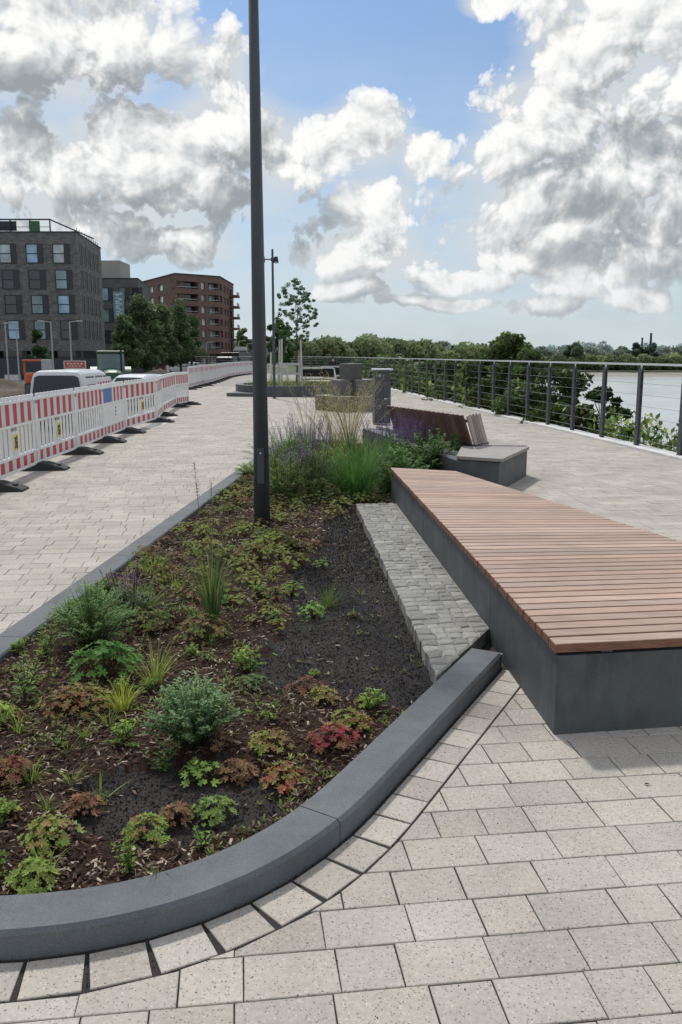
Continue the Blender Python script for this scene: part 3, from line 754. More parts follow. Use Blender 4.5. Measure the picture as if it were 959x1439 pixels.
# ================================================================== RIVER FENCE
def make_post(e,x,y,rz,first=None):
    if first: 
        o=first.copy(); COL.objects.link(o); o.parent=e; o.location=(x,y,0); o.rotation_euler=(0,0,rz)
        for k in kids(first):
            c=k.copy(); COL.objects.link(c); c.parent=o
        return o
    mb=MB()
    for s in (-1,1): mb.box((0,s*.022,.70),(.11,.014,1.42))
    for z in (.06,.12,.35,.6,.85,1.1,1.33): mb.tube((.0,-.036,z),(.0,.036,z),.012,.012,8)
    mb.box((0,0,-.0),(.16,.14,.02))
    o=mb.build('post',M['polepaint'],e); o.location=(x,y,0); o.rotation_euler=(0,0,rz)
    mb=MB(); mb.bar((0,0,1.36),(-.02,0,1.47),.05,.012,up=Vector((0,1,0))); mb.build('rail_bracket',M['steel'],o)
    return o
fence=empty('railing',(0,0,0),0,'long riverside railing with dark flat posts, thin wires and a pale steel handrail','railing')
fp0=None
for i,(x,y) in enumerate(fence_base):
    a=fence_base[max(i-1,0)]; b=fence_base[min(i+1,len(fence_base)-1)]
    rz=math.atan2(b[1]-a[1],b[0]-a[0])
    o=make_post(fence,x,y,rz,fp0)
    if fp0 is None: fp0=o
mb=MB()
for i in range(len(fence_base)-1):
    a,b=fence_base[i],fence_base[i+1]
    d=Vector((b[0]-a[0],b[1]-a[1])).normalized()
    mb.bar((a[0]-.02,a[1],1.485),(b[0]-.02+d.x*.001,b[1],1.485),.055,.035)
mb.build('handrail',M['steel'],fence)
mb=MB()
for i in range(len(fence_base)-1):
    a,b=fence_base[i],fence_base[i+1]; w=.0032 if a[1]<40 else .005
    for z in (.16,.35,.55,.75,.95,1.15,1.33): mb.tube((a[0],a[1],z),(b[0],b[1],z),w,w,5,cap=False)
mb.build('wires',M['wire'],fence)
mb=MB(); nl=len(fence_base); rf=random.Random(2)
for i in range(nl-1):
    a,b=Vector(fence_base[i]),Vector(fence_base[i+1]); d=(b-a).normalized(); n=Vector((-d.y,d.x))
    q=[a+n*.17+d*.006,a-n*.16+d*.006,b-n*.16-d*.006,b+n*.17-d*.006]; mb.prism([V2(p) for p in q],-.3,.045+rf.uniform(-.004,.004))
tag(mb.build('edge_coping',M['edge'],bevel=.006),kind='structure')
# ================================================================== LITTER BIN
g=G(537,597); bin_=empty('litter_bin',(g.x,g.y+.15,0),.12,'tall narrow dark grey litter bin with a flat grey cover, standing behind the plants','litter bin')
mb=MB(); mb.box((0,0,.58),(.36,.34,1.10)); mb.build('body',M['slatmetal'],bin_,bevel=.012)
mb=MB()
for x in (-.10,.10): mb.box((x,-.176,.55),(.17,.012,.98))
mb.build('door_panel',M['polepaint'],bin_,bevel=.004)
mb=MB(); mb.box((-.0,0,1.31),(.46,.42,.035)); mb.build('rain_cover',M['steel'],bin_,bevel=.01)
mb=MB()
for x in (-.19,): mb.box((x,0,.66),(.02,.34,1.28))
mb.box((.06,0,1.22),(.2,.3,.16)); mb.build('cover_support',M['slatmetal'],bin_)
mb=MB(); mb.box((.06,-.176,.62),(.07,.02,.02)); mb.build('handle',M['steel'],bin_)
mb=MB(); mb.tube((-.06,-.05,1.13),(-.06,-.05,1.20),.05,.04,10); mb.build('ashtray',M['steel'],bin_)
# ================================================================== STONE CUBE STACK
S=.50; cubes=[]
def cube_label(l,i): return l
g0=G(452,574)
ox,oy=.16,25.2; rot=math.radians(34); cr,sr=math.cos(rot),math.sin(rot)
layout=[]  # (u,v,level)
for u in range(3):
    for v_ in range(3):
        layout.append((u,v_,0))
for u,v_ in ((.35,1.0),(1.25,.45),(2.05,1.35)): layout.append((u,v_,1))
layout.append((.95,.95,2))
cl={0:'bottom layer',1:'middle layer',2:'top'}
names0=['front left corner','middle of the left side','far left corner','middle of the front','centre','middle of the back','front right corner','middle of the right side','far right corner']
names1=['leftmost','front','rightmost']
c0=None; n0=n1=0; rcb=random.Random(8)
for (u,v_,l) in layout:
    x=ox+(u*cr-v_*sr)*S*1.09; y=oy+(u*sr+v_*cr)*S*1.09
    if l==0: lab='rough stone cube in the bottom layer of the stack, '+names0[n0]; n0+=1
    elif l==1: lab='stone cube in the middle layer of the stack, '+names1[n1]; n1+=1
    else: lab='single stone cube on top of the stacked cubes'
    mb=MB(); k=rcb.uniform(.5,1.25)*.17; mb.box((0,0,S/2),(S,S,S),col=(k*1.0,k*.985,k*.96)); mb.c[1]=(.40,.385,.36)  # top face painted lighter so it reads as sunlit
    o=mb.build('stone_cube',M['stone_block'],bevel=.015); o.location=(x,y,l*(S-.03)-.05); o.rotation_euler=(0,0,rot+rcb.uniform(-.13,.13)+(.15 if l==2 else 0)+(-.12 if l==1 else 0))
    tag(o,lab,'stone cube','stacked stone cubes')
# ================================================================== ROUND PLANTER WITH YOUNG TREES
def ring(mb,cx,cy,rx,ry,w,z0,z1,a0=0,a1=2*PI,n=48,col=None):
    vs=[]; 
    for k in range(n+1):
        t=a0+(a1-a0)*k/n
        for r_ in (0,w):
            for z in (z0,z1): vs.append((cx+(rx-r_)*math.cos(t),cy+(ry-r_)*math.sin(t),z))
    fs=[]
    for k in range(n):
        a=k*4; b_=a+4
        fs+=[(a,b_,b_+1,a+1),(a+1,b_+1,b_+3,a+3),(a+3,b_+3,b_+2,a+2)]
    mb.add(vs,fs,col)
RPx,RPy=-2.0,37.5
rpl=empty('round_planter',(0,0,0),0,'low round planter with a dark concrete wall in the middle of the path','planter')
mb=MB(); ring(mb,RPx,RPy,2.55,3.4,.3,-.02,.42); mb.build('wall',M['bench'],rpl)
mb=MB(); vs=[(RPx+2.3*math.cos(2*PI*k/40),RPy+3.15*math.sin(2*PI*k/40),.33) for k in range(40)]; mb.add(vs,[tuple(range(40))],(.035,.028,.02)); mb.build('soil',M['soil'],rpl)
mb=MB(); mb.prism([(-4.6,34.6),(-3.4,34.2),(-3.3,35.4),(-4.3,36.6)],-.02,.14,bev=.01); tag(mb.build('stone_step',M['bench']),'low dark step beside the left end of the round planter','step')
# tree stake frames
def stakes(x,y,label,h=2.6,rz=0):
    e=empty('tree_stakes',(x,y,.3),rz,label,'tree stakes','white stake frames around the young trees')
    pts=[(-.45,-.4),(.45,-.4),(.45,.4),(-.45,.4)]
    for a,b in pts:
        mb=MB(); mb.tube((a,b,-.3),(a*.9,b*.9,h),.045,.04,8); mb.build('stake',M['stake'],e)
    for z in (.55,.95):
        mb=MB()
        for k in range(4):
            p,q=pts[k],pts[(k+1)%4]; mb.bar((p[0]*.97,p[1]*.97,z),(q[0]*.97,q[1]*.97,z),.03,.10)
        mb.build('crossbar',M['stake'],e)
    return e
s1=stakes(-2.2,37.6,'white stake frame around the young tree in the round planter',2.0,.2)
for x,y,l in ((-3.3,46.0,'white stake frame behind the round planter, next tree along'),(-4.4,54.5,'farthest white stake frame of the row of young trees')):
    dup(s1,(x,y,.1),.1,label=l)
# white benches past the planter
def white_bench(x,y,rz,label):
    e=empty('concrete_bench',(x,y,0),rz,label,'bench','pale benches behind the round planter')
    mb=MB(); mb.box((0,0,.4),(2.0,.5,.08)); mb.build('seat',M['edge'],e,bevel=.01)
    mb=MB(); mb.box((0,.0,.18),(1.8,.4,.36)); mb.build('base',M['bench'],e)
    mb=MB()
    for s in (-1,1): mb.bar((s*.97,.22,.4),(s*.85,.42,.95),.08,.05)
    mb.bar((-.85,.42,.95),(.85,.42,.95),.05,.07); mb.build('back_frame',M['edge'],e)
    mb=MB(); mb.bar((-.86,.32,.68),(.86,.32,.68),.04,.4); mb.build('backrest',M['dark'],e)
    return e
w1=white_bench(-1.25,46.5,.0,'pale bench with dark back right behind the round planter'); dup(w1,(-.2,52.0,0),.5,label='second pale bench farther along, angled beside the person')
mb=MB(); mb.prism([(-1.9,43.0),(.3,42.2),(.9,43.4),(-1.6,44.2)],0,.38,bev=.01); tag(mb.build('low_wall',M['edge']),'low pale wall in front of the benches behind the round planter','low wall')
# ================================================================== PERSON
def person(x,y,rz,h,label):
    e=empty('person',(x,y,0),rz,label,'person'); e.scale=(h/1.7,)*3
    J={'pel':(0,0,.92,.13),'ch':(0,.0,1.28,.15),'nk':(0,0,1.46,.055),'hd':(0,-.02,1.58,.09),'top':(0,-.015,1.65,.07),
       'hl':(.09,0,.86,.09),'kl':(.11,-.03,.48,.06),'al':(.10,.02,.08,.042),'tl':(.11,-.13,.03,.03),
       'hr':(-.09,0,.86,.09),'kr':(-.1,.03,.48,.06),'ar':(-.11,.06,.08,.042),'tr':(-.12,-.09,.03,.03),
       'sl':(.17,0,1.38,.055),'el':(.25,.03,1.12,.042),'wl':(.2,-.14,.95,.03),'fl':(.15,-.22,.93,.02),
       'sr':(-.17,0,1.38,.055),'er':(-.24,.03,1.12,.042),'wr':(-.19,-.14,.95,.03),'fr':(-.13,-.22,.93,.02)}
    E=[('pel','ch'),('ch','nk'),('nk','hd'),('hd','top'),('pel','hl'),('hl','kl'),('kl','al'),('al','tl'),('pel','hr'),('hr','kr'),('kr','ar'),('ar','tr'),('ch','sl'),('sl','el'),('el','wl'),('wl','fl'),('ch','sr'),('sr','er'),('er','wr'),('wr','fr')]
    def skin(name,names,edges,m,grow=0,sub=2):
        me=bpy.data.meshes.new(name); ix={k:i for i,k in enumerate(names)}
        me.from_pydata([J[k][:3] for k in names],[(ix[a],ix[b]) for a,b in edges],[]); o=bpy.data.objects.new(name,me); COL.objects.link(o); o.parent=e
        o.modifiers.new('skin','SKIN'); s=o.modifiers.new('s','SUBSURF'); s.levels=s.render_levels=sub
        for i,k in enumerate(names): r_=J[k][3]+grow; me.skin_vertices[0].data[i].radius=(r_,r_); me.skin_vertices[0].data[i].use_root=(i==0)
        me.materials.append(m); return o
    skin('body',list(J),E,M['skin'])
    skin('jacket',['ch','pel','sl','el','wl','sr','er','wr','nk'],[('pel','ch'),('ch','sl'),('sl','el'),('el','wl'),('ch','sr'),('sr','er'),('er','wr'),('ch','nk')],M['cloth_dark'],.018)
    skin('trousers',['pel','hl','kl','al','hr','kr','ar'],[('pel','hl'),('hl','kl'),('kl','al'),('pel','hr'),('hr','kr'),('kr','ar')],M['cloth_jeans'],.016)
    mb=MB()
    for k in range(8):
        for j in range(6):
            pass
    mb.tube((0,.01,1.56),(0,.0,1.73),.105,.07,12); mb.build('hair',M['black'],e,smooth=True)
    return e
person(-.56,60.5,.2,1.5,'person in dark clothes standing on the path beyond the stacked stone cubes')
# globe lights on the rail far right of the person
for i,(px,py,d,l) in enumerate(((535,507.5,52,'small round white lamp above the railing, left one'),(561,507.5,47,'small round white lamp above the railing, right one'))):
    q=P(px,py,d); e=empty('globe_lamp',(q.x+.6,q.y,0),0,l,'lamp','round white lamps beyond the railing')
    e.location=(P(px,py,d+6).x,d+6,-1.2)
    top=P(px,504.5,d+6).z+1.2
    mb=MB(); mb.tube((0,0,0),(0,0,top),.04,.04,8); mb.build('post',M['slatmetal'],e)
    mb=MB()
    n=8
    vs=[];fs=[]
    for a in range(1,n):
        for b_ in range(12): t=PI*a/n; u=2*PI*b_/12; vs.append((.16*math.sin(t)*math.cos(u),.16*math.sin(t)*math.sin(u),top+.16*math.cos(t)))
    for a in range(n-2):
        for b_ in range(12): fs.append((a*12+b_,a*12+(b_+1)%12,(a+1)*12+(b_+1)%12,(a+1)*12+b_))
    fs.append(tuple(range(12))); fs.append(tuple(range((n-2)*12,(n-1)*12))); mb.add(vs,fs); mb.build('globe',M['globe_white'],e,smooth=True)
# ================================================================== VEHICLES
RZ=-.62
def loft(mb,secs,col=None):
    """secs: (y, [(x,z)...]) half outline from bottom centre up to roof centre, mirrored"""
    rings=[]
    for y,pr in secs: rings.append([(x,y,z) for x,z in pr]+[(-x,y,z) for x,z in pr[::-1]])
    n=len(rings[0]); vs=[v_ for r_ in rings for v_ in r_]; fs=[]
    for k in range(len(rings)-1):
        for j in range(n): fs.append((k*n+j,k*n+(j+1)%n,(k+1)*n+(j+1)%n,(k+1)*n+j))
    fs+=[tuple(range(n))[::-1],tuple(range((len(rings)-1)*n,len(rings)*n))]; mb.add(vs,fs,col)
def wheel(e,x,y,r=.32,w=.2):
    mb=MB(); mb.tube((x-w/2,y,r),(x+w/2,y,r),r,r,24); o=mb.build('wheel',M['black'],e,bevel=.02)
    mb=MB(); mb.tube((x-w/2-.004,y,r),(x+w/2+.004,y,r),r*.62,r*.62,16); mb.build('rim',M['chrome'],o)
def car(name,x,y,rz,label,cat,hb=1.0,hr=1.8,Lc=4.4,van=True,paint='car_white',group=None):
    e=empty(name,(x,y,RZ),rz,label,cat,group); mb=MB(); w=.88
    def sec(yy,zr,zb=.28,wt=.74,wb=w,belt=hb): 
        return (yy,[(wb*.9,zb),(wb,zb+.2),(wb,belt-.05),(wb*.985,belt),((wb+wt)/2*.99,(belt+zr)/2+.08),(wt,zr-.09),(wt*.86,zr-.015),(wt*.4,zr)] if zr>belt+.15 else [(wb*.9,zb),(wb,zb+.2),(wb,zr-.12),(wb*.985,zr-.08),(wb*.96,zr-.05),(wb*.9,zr-.02),(wb*.7,zr),(wb*.4,zr+.01)])
    if van: secs=[sec(-.0,hr-.14),sec(.06,hr-.04),sec(.4,hr),sec(2.2,hr),sec(2.6,hr-.05),sec(3.25,hb+.12),sec(3.3,hb+.08),sec(4.1,hb-.1),sec(4.38,hb-.3)]
    else: secs=[sec(0,hb),sec(.08,hb+.05),sec(.35,hr-.12),sec(.7,hr-.03),sec(1.3,hr),sec(2.1,hr-.02),sec(2.45,hr-.12),sec(3.1,hb+.03),sec(3.2,hb-.02),sec(4.0,hb-.14),sec(4.35,hb-.34)]
    loft(mb,secs); mb.build('body',M[paint],e,smooth=False,bevel=.03,seg=3)
    # rear window
    zt=hr-.22; mb=MB()
    if van: mb.add([(-.74,-.012,hb-.1),(.74,-.012,hb-.1),(.77,-.012,hb+.1),(.68,-.004,zt),(.55,.0,zt+.06),(-.55,.0,zt+.06),(-.68,-.004,zt),(-.77,-.012,hb+.1)],[tuple(range(8))])
    else: mb.add([(-.66,.075,hb+.08),(.66,.075,hb+.08),(.58,.33,hr-.15),(-.58,.33,hr-.15)],[(0,1,2,3)])
    mb.build('rear_window',M['carglass'],e)
    for s in (-1,1):
        cuts=((.35,1.25),(1.33,2.15),(2.22,2.95)) if van else ((.6,1.35),(1.42,2.35))
        for k,(y0,y1) in enumerate(cuts):
            zt2=hr-.2; yt=y1 if (k<len(cuts)-1) else y1-.4
            xb=w*.985+.006; xt=.775
            mb=MB(); mb.add([(s*xb,y0,hb+.05),(s*xb,y1,hb+.05),(s*xt,yt,zt2),(s*xt,y0+.05,zt2)],[(0,1,2,3) if s>0 else (3,2,1,0)]); mb.build('side_window',M['carglass'],e)
        mb=MB(); mb.box((s*.82,-.015,hb-.18) if van else (s*.7,-.01,hb-.12),(.1,.04,.36) if van else (.26,.05,.13)); mb.build('tail_light',M['tail_red'],e,bevel=.01)
        mb=MB(); mb.box((s*.98,2.85,hb+.1),(.2,.12,.16)); mb.build('wing_mirror',M[paint],e,bevel=.02)
        for yy in (.75,3.5): wheel(e,s*(w-.08),yy)
    mb=MB(); mb.box((0,-.05,.42),(1.6,.14,.24)); mb.build('bumper',M['car_dark'],e,bevel=.03)
    mb=MB(); mb.box((0,-.012 if van else 0,.75),(.52,.03,.12)); mb.build('number_plate',M['barrier_white'],e)
    mb=MB(); mb.add([(-.7,3.2 if van else 3.05,hb+.12),(.7,3.2 if van else 3.05,hb+.12),(.6,2.66 if van else 2.5,hr-.08),(-.6,2.66 if van else 2.5,hr-.08)],[(0,1,2,3)]); mb.build('windscreen',M['carglass'],e)
    return e
q=P(80,540,26.6); car('parked_van',q.x,26.6,-.02,'white van seen from behind, parked beyond the striped barriers','van')
q=P(172,535,36); car('parked_car',q.x,36.5,-.25,'white car parked just ahead of the white van beside the barriers','car',hb=.85,hr=1.45,van=False)
q=P(252,513,88); car('parked_car',q.x,100,1.2,'white car under the right end of the tree row','car',hb=.85,hr=1.45,van=False,group='distant parked cars')
q=P(287,513,88); car('parked_car',q.x,98,-1.45,'silver white car in front of the red brick block','car',hb=.85,hr=1.45,van=False,group='distant parked cars')
# black lorry
q=P(324,514,92); e=empty('lorry',(q.x,92,RZ),-.3,'black box lorry standing at the far end of the barriers','lorry')
mb=MB(); mb.box((0,1.6,1.55),(2.1,3.4,1.9)); mb.build('cargo_box',M['car_black'],e,bevel=.04)
mb=MB(); mb.box((0,-.9,1.25),(2.0,1.3,1.6)); mb.build('cab',M['car_dark'],e,bevel=.15)
mb=MB(); mb.box((0,-1.56,1.55),(1.7,.03,.6)); mb.build('windscreen',M['carglass'],e)
for s in (-1,1):
    for yy in (-.8,2.3): wheel(e,s*.9,yy,.42,.25)
    mb=MB(); mb.box((s*.7,-1.56,.8),(.3,.04,.15)); mb.build('headlight',M['globe_white'],e)
# green tractor
q=P(156,518,47); e=empty('tractor',(q.x,47,RZ),.3,'green tractor with a glazed cab behind the parked cars','tractor')
mb=MB(); mb.box((0,0,2.42),(1.45,1.5,.12)); mb.build('cab_roof',M['machine_green'],e,bevel=.05); mb=MB(); mb.box((0,.1,.95),(1.3,1.3,.35)); mb.build('cab_floor',M['machine_green'],e,bevel=.05)
mb=MB()
for a in (-.66,.66):
    for b_ in (-.65,.65): mb.bar((a,b_,1.0),(a*.97,b_*.97,2.4),.08,.08)
mb.build('cab_frame',M['machine_green'],e)
mb=MB(); mb.box((0,0,1.72),(1.36,1.38,1.15)); mb.build('cab_glass',M['glass_green'],e)
mb=MB(); loft(mb,[(-2.3,[(.3,.7),(.42,.9),(.4,1.3),(.2,1.36)]),(-2.0,[(.34,.6),(.46,.9),(.44,1.4),(.2,1.46)]),(-.7,[(.38,.6),(.5,.9),(.48,1.5),(.2,1.58)])]); mb.build('bonnet',M['machine_green'],e,bevel=.04)
for s in (-1,1):
    wheel(e,s*.85,.35,.78,.42); wheel(e,s*.75,-1.7,.5,.32)
    mb=MB(); ring(mb,0,0,.86,.86,.04,0,.45,0,PI,16)
    mb.v=[(s*(.62+z),.35+x,.78+y) for x,y,z in mb.v]; mb.build('mudguard',M['machine_green'],e)
mb=MB(); mb.tube((.52,-1.0,1.4),(.52,-1.0,2.5),.05,.05,8); mb.build('exhaust',M['black'],e)
# red sign board trailer
q=P(100,514,33); e=empty('sign_board',(q.x,33.5,RZ),.05,'faded red sign board with pale rim on posts behind the white van roof','sign')
zc=P(100,512.5,33.5).z-RZ
mb=MB(); mb.box((0,0,zc),(.78,.04,.27)); mb.build('panel',M['sign_red'],e)
mb=MB()
for z in (-.14,.14): mb.box((0,-.005,zc+z),(.84,.06,.03))
for s in (-1,1): mb.box((s*.405,-.005,zc),(.03,.06,.25)); mb.box((s*.3,.04,zc/2),(.05,.05,zc))
mb.build('frame',M['stake'],e)
mb=MB()
for k in range(5): mb.box((-.26+k*.13,-.024,zc+.04),(.08,.006,.05)); 
for k in range(4): mb.box((-.2+k*.13,-.024,zc-.05),(.09,.006,.03))
mb.build('sign_print',M['stake'],e)
# orange machine and grey box by it
q=P(50,515,42); e=empty('site_roller',(q.x,42,RZ),.4,'small orange construction roller between the lamp masts and the van','roller')
mb=MB(); mb.box((0,0,1.15),(1.0,1.7,.5)); mb.build('body',M['orange'],e,bevel=.1)
mb=MB(); mb.box((0,.2,2.0),(1.1,1.2,.07)); 
for s in (-1,1):
    for b_ in (-.3,.7): mb.bar((s*.5,b_,1.3),(s*.5,b_,2.0),.05,.05)
mb.build('canopy',M['orange'],e)
for yy in (-.8,.8): mb=MB(); mb.tube((-.5,yy,.45),(.5,yy,.45),.45,.45,20); mb.build('drum',M['slatmetal'],e)
q=P(66,515,40); e=empty('cabinet',(q.x,40,RZ),.1,'pale grey control cabinet beside the orange roller','cabinet')
mb=MB(); mb.box((0,0,1.05),(.42,.3,2.0)); mb.build('housing',M['balcony_rail'],e,bevel=.02); mb=MB(); mb.box((.12,-.16,1.1),(.03,.02,.12)); mb.build('handle',M['black'],e)
# red-white hoarding near trees
q0,q1=P(203,510,80),P(237,510,84)
e=empty('hoarding',(0,0,0),0,'red and white striped hoarding behind the tree trunks','hoarding'); mb=MB(); d=(q1-q0); n=10
for k in range(n):
    a=q0.lerp(q1,k/n); b_=q0.lerp(q1,(k+1)/n); mb.bar((a.x,a.y,.35),(b_.x,b_.y,.35),.05,1.5,col=(.36,.04,.05) if k%3 else (.6,.58,.57))
mb.build('panel',M['barrier_paint'],e); mb=MB()
for k in range(n+1): a=q0.lerp(q1,k/n); mb.bar((a.x,a.y+.1,RZ),(a.x,a.y+.1,1.0),.08,.08)
mb.build('post',M['stake'],e)
# mast pairs
mp_=[(8.5,452,12,523,70,1,'left mast of the pair joined at the top, nearest the left edge'),(20.5,453,27,523,70,-1,'right mast of the joined pair near the left edge'),(69.5,450,75.5,519,66,-1,'pale lamp mast with short arm in front of the small green tree'),(96.5,450,101.5,517,66,1,'pale lamp mast with short arm above the white van'),(290.5,480,291,514,110,1,'slim white lamp mast at the foot of the red block'),(336,478,336.5,516,120,1,'grey lamp mast between the red block and the lamp pole, left one'),(348,482,348,516,120,1,'grey lamp mast just left of the large lamp pole')]
for (x0,y0,x1,y1,d,sx,lab) in mp_:
    b_=P(x1,y1,d); t=P(x0,y0,d); e=empty('lamp_mast',(b_.x,b_.y,RZ-.1),0,lab,'lamp mast','slim pale lamp masts along the road')
    h=t.z-RZ; mb=MB(); mb.tube((0,0,0),(0,0,h),.075,.05,8); mb.build('mast',M['balcony_rail'],e)
    mb=MB(); mb.bar((0,0,h-.03),(sx*.7,0,h+.05),.07,.07); mb.build('arm',M['balcony_rail'],e)
    mb=MB(); mb.box((sx*.75,0,h+.05),(.4,.2,.08)); mb.build('lamp_head',M['stake'],e)
# earth heaps
def heap(x,y,rx,ry,h,label,seed,m='earth_dark'):
    mb=MB(); n=22; vs=[]
    for j in range(n+1):
        for i in range(n+1):
            a=(i/n*2-1); b_=(j/n*2-1); r_=math.sqrt(a*a+b_*b_); z=h*max(0,1-r_**1.6)*(1+.5*mn.noise(Vector((a*3,b_*3,seed))))+.06*mn.noise(Vector((a*9,b_*9,seed)))-.05
            vs.append((a*rx,b_*ry,z))
    fs=[(j*(n+1)+i,j*(n+1)+i+1,(j+1)*(n+1)+i+1,(j+1)*(n+1)+i) for j in range(n) for i in range(n)]
    mb.add(vs,fs); o=mb.build('earth_heap',M[m],smooth=True,loc=(x,y,RZ)); tag(o,label,'earth heap','heaps of earth on the building site')
q=P(225,525,52); heap(q.x,54,3.5,3.5,1.3,'long dark earth heap behind the near end of the barriers',1)
q=P(25,530,42); heap(q.x-1,44,5,3,.95,'brown earth heap left of the white van',2,'earth')
q=P(5,540,30); heap(q.x,31,2.6,2.5,.75,'small brown earth heap at the left edge behind the barriers',3,'earth')
q=P(200,528,40); heap(q.x-.3,43,1.6,2.5,.9,'dark earth heap in front of the parked white car',4)
# concrete blocks
for i,(px,d,l) in enumerate(((208,46,'pale concrete slab leaning on the dark earth, left one'),(217,48,'pale concrete slab leaning on the dark earth, right one'))):
    q=P(px,522,d); mb=MB(); mb.box((0,0,.0),(.9,.14,.6),tilt=Matrix.Rotation(-.5,3,'X')); o=mb.build('concrete_slab',M['edge'],bevel=.02,loc=(q.x,d-3.0,.3)); o.rotation_euler=(0,0,.5); tag(o,l,'slab','leaning concrete slabs')
# low dark site wall in front of building
e=empty('site_fence',(0,0,0),0,'long dark site fence with pale concrete feet in front of the brown brick building','fence')
mb=MB(); mb.box((-35,78,RZ+1.0),(36,.08,1.9)); mb.build('panel',M['shutter'],e)
mb=MB()
for k in range(14): mb.box((-52+k*2.5,77.7,RZ+.25),(1.3,.5,.5))
mb.build('concrete_foot',M['edge'],e)
# ================================================================== BUILDINGS
def window(e,c,w,h,ax,shut,gm,rcs=.25):
    """ax: 0 faces -Y, 1 faces +X ; c centre on wall surface"""
    x,y,z=c; fw=.09
    U=Vector((1,0,0)) if ax==0 else Vector((0,1,0)); Nn=Vector((0,-1,0)) if ax==0 else Vector((1,0,0))
    def bx(mb,u0,u1,z0,z1,dep,th):
        cc=Vector(c)+U*((u0+u1)/2)+Vector((0,0,(z0+z1)/2))+Nn*dep
        sz=(abs(u1-u0),th,abs(z1-z0)) if ax==0 else (th,abs(u1-u0),abs(z1-z0)); mb.box(cc,sz)
    mb=MB()
    bx(mb,-w/2,w/2,h/2-fw,h/2,.02,.1); bx(mb,-w/2,w/2,-h/2,-h/2+fw,.02,.1); bx(mb,-w/2,-w/2+fw,-h/2+fw,h/2-fw,.02,.1); bx(mb,w/2-fw,w/2,-h/2+fw,h/2-fw,.02,.1)
    if h>1.8 and w>1: bx(mb,-w/2+fw,w/2-fw,-.06,.03,.02,.09)
    wn=mb.build('window',M['frame_dark'],e)
    mb=MB(); bx(mb,-w/2+fw,w/2-fw,-h/2+fw,h/2-fw,.012,.04); mb.build('pane',gm,wn)
    if shut: mb=MB(); bx(mb,w/2+.002,w/2+shut,-h/2,h/2,.04,.10); mb.build('shutter',M['shutter'],wn)
# B1
D1=98.0
zt1=P(112,326.6,D1).z
def X(px,d,py=420): return P(px,py,d).x
xr=X(112,D1,420); xr2=X(143.5,112,420)
b1=empty('brick_building',(0,0,0),0,'large brown brick building with dark shutters and a roof terrace, left edge','building')
mb=MB(); zlow=P(60,493,D1).z
mb.prism([(xr-30,D1),(xr,D1),(xr2,112.5),(xr-30,112.5)],zlow,zt1); mb.build('wall',M['brick_brown'],b1)
mb=MB(); mb.prism([(xr-30,D1+.8),(xr-1,D1+.8),(xr2-1,112),(xr-30,112)],RZ,zlow-.005); mb.build('ground_floor',M['glass_dark'],b1)
for k in range(10): mb=MB(); mb.box((xr-.4-k*3.1,D1+.4,(RZ+zlow)/2-.01),(.5,.5,zlow-RZ-.02)); mb.build('pillar',M['frame_dark'],b1)
mb=MB(); mb.prism([(xr-30,D1-.06),(xr+.06,D1-.06),(xr2+.06,112.6),(xr-30,112.6)],zt1+.002,zt1+.12); mb.build('roof_edge',M['roof_dark'],b1)
rg=random.Random(4)
gl=[['glass_pale','glass_blue','glass_pale'],['glass_dark','glass_dark','glass_green'],['glass_dark','glass_green','glass_blue'],['glass_blue','glass_green','glass_dark']]
for r_,(ya,yb) in enumerate(((342.5,370),(379,406.5),(414.5,441),(450,477))):
    za=P(80,ya,D1).z; zb=P(80,yb,D1).z
    for c_ in range(-4,3):
        x0=X(78+37.2*(c_-2)+ (r_*1.6 if True else 0),D1); wd=1.35
        gm=gl[r_][c_] if c_>=0 else rg.choice(['glass_dark','glass_pale','glass_green'])
        window(b1,(x0+wd/2,D1,(za+zb)/2),wd,za-zb,0,.55,M[gm])
    for c_ in range(5):
        yy=D1+1.9+c_*2.35
        t=(yy-D1)/14.5; xx=xr+(xr2-xr)*t
        window(b1,(xx+.0,yy,(za+zb)/2+.1),.9,(za-zb)*1.0,1,0,M['glass_black'])
# roof terrace
te=P(0,308,D1+1).z
mb=MB()
for k in range(8): mb.box((xr-3.2-k*2.2,D1+1.2,(zt1+te)/2),(.12,.12,te-zt1))
mb.box((xr-3.2-7.7,D1+1.2,te),(15.6,.16,.14)); mb.bar((xr-3.2,D1+1.2,te),(xr-.6,D1+9,zt1+.5),.12,.12)
mb.box((xr-3.2-7.7,D1+1.2,zt1+.75),(15.6,.05,.06))
mb.build('roof_pergola',M['frame_dark'],b1)
mb=MB(); mb.box((xr-10.5,D1+1.4,(zt1+te)/2+.1),(7.0,.06,te-zt1-.5)); mb.build('terrace_screen',M['shutter'],b1)
mb=MB(); mb.box((xr-4.9,D1+1.1,(zt1+te)/2+.05),(1.2,.05,1.1)); mb.build('terrace_panel',M['machine_green'],b1)
mb=MB()
for k in range(10): t=k/9; mb.box((xr+(xr2-xr)*t-.2,D1+1+13*t,zt1+.35),(.05,.05,.5))
mb.build('railing',M['frame_dark'],b1)
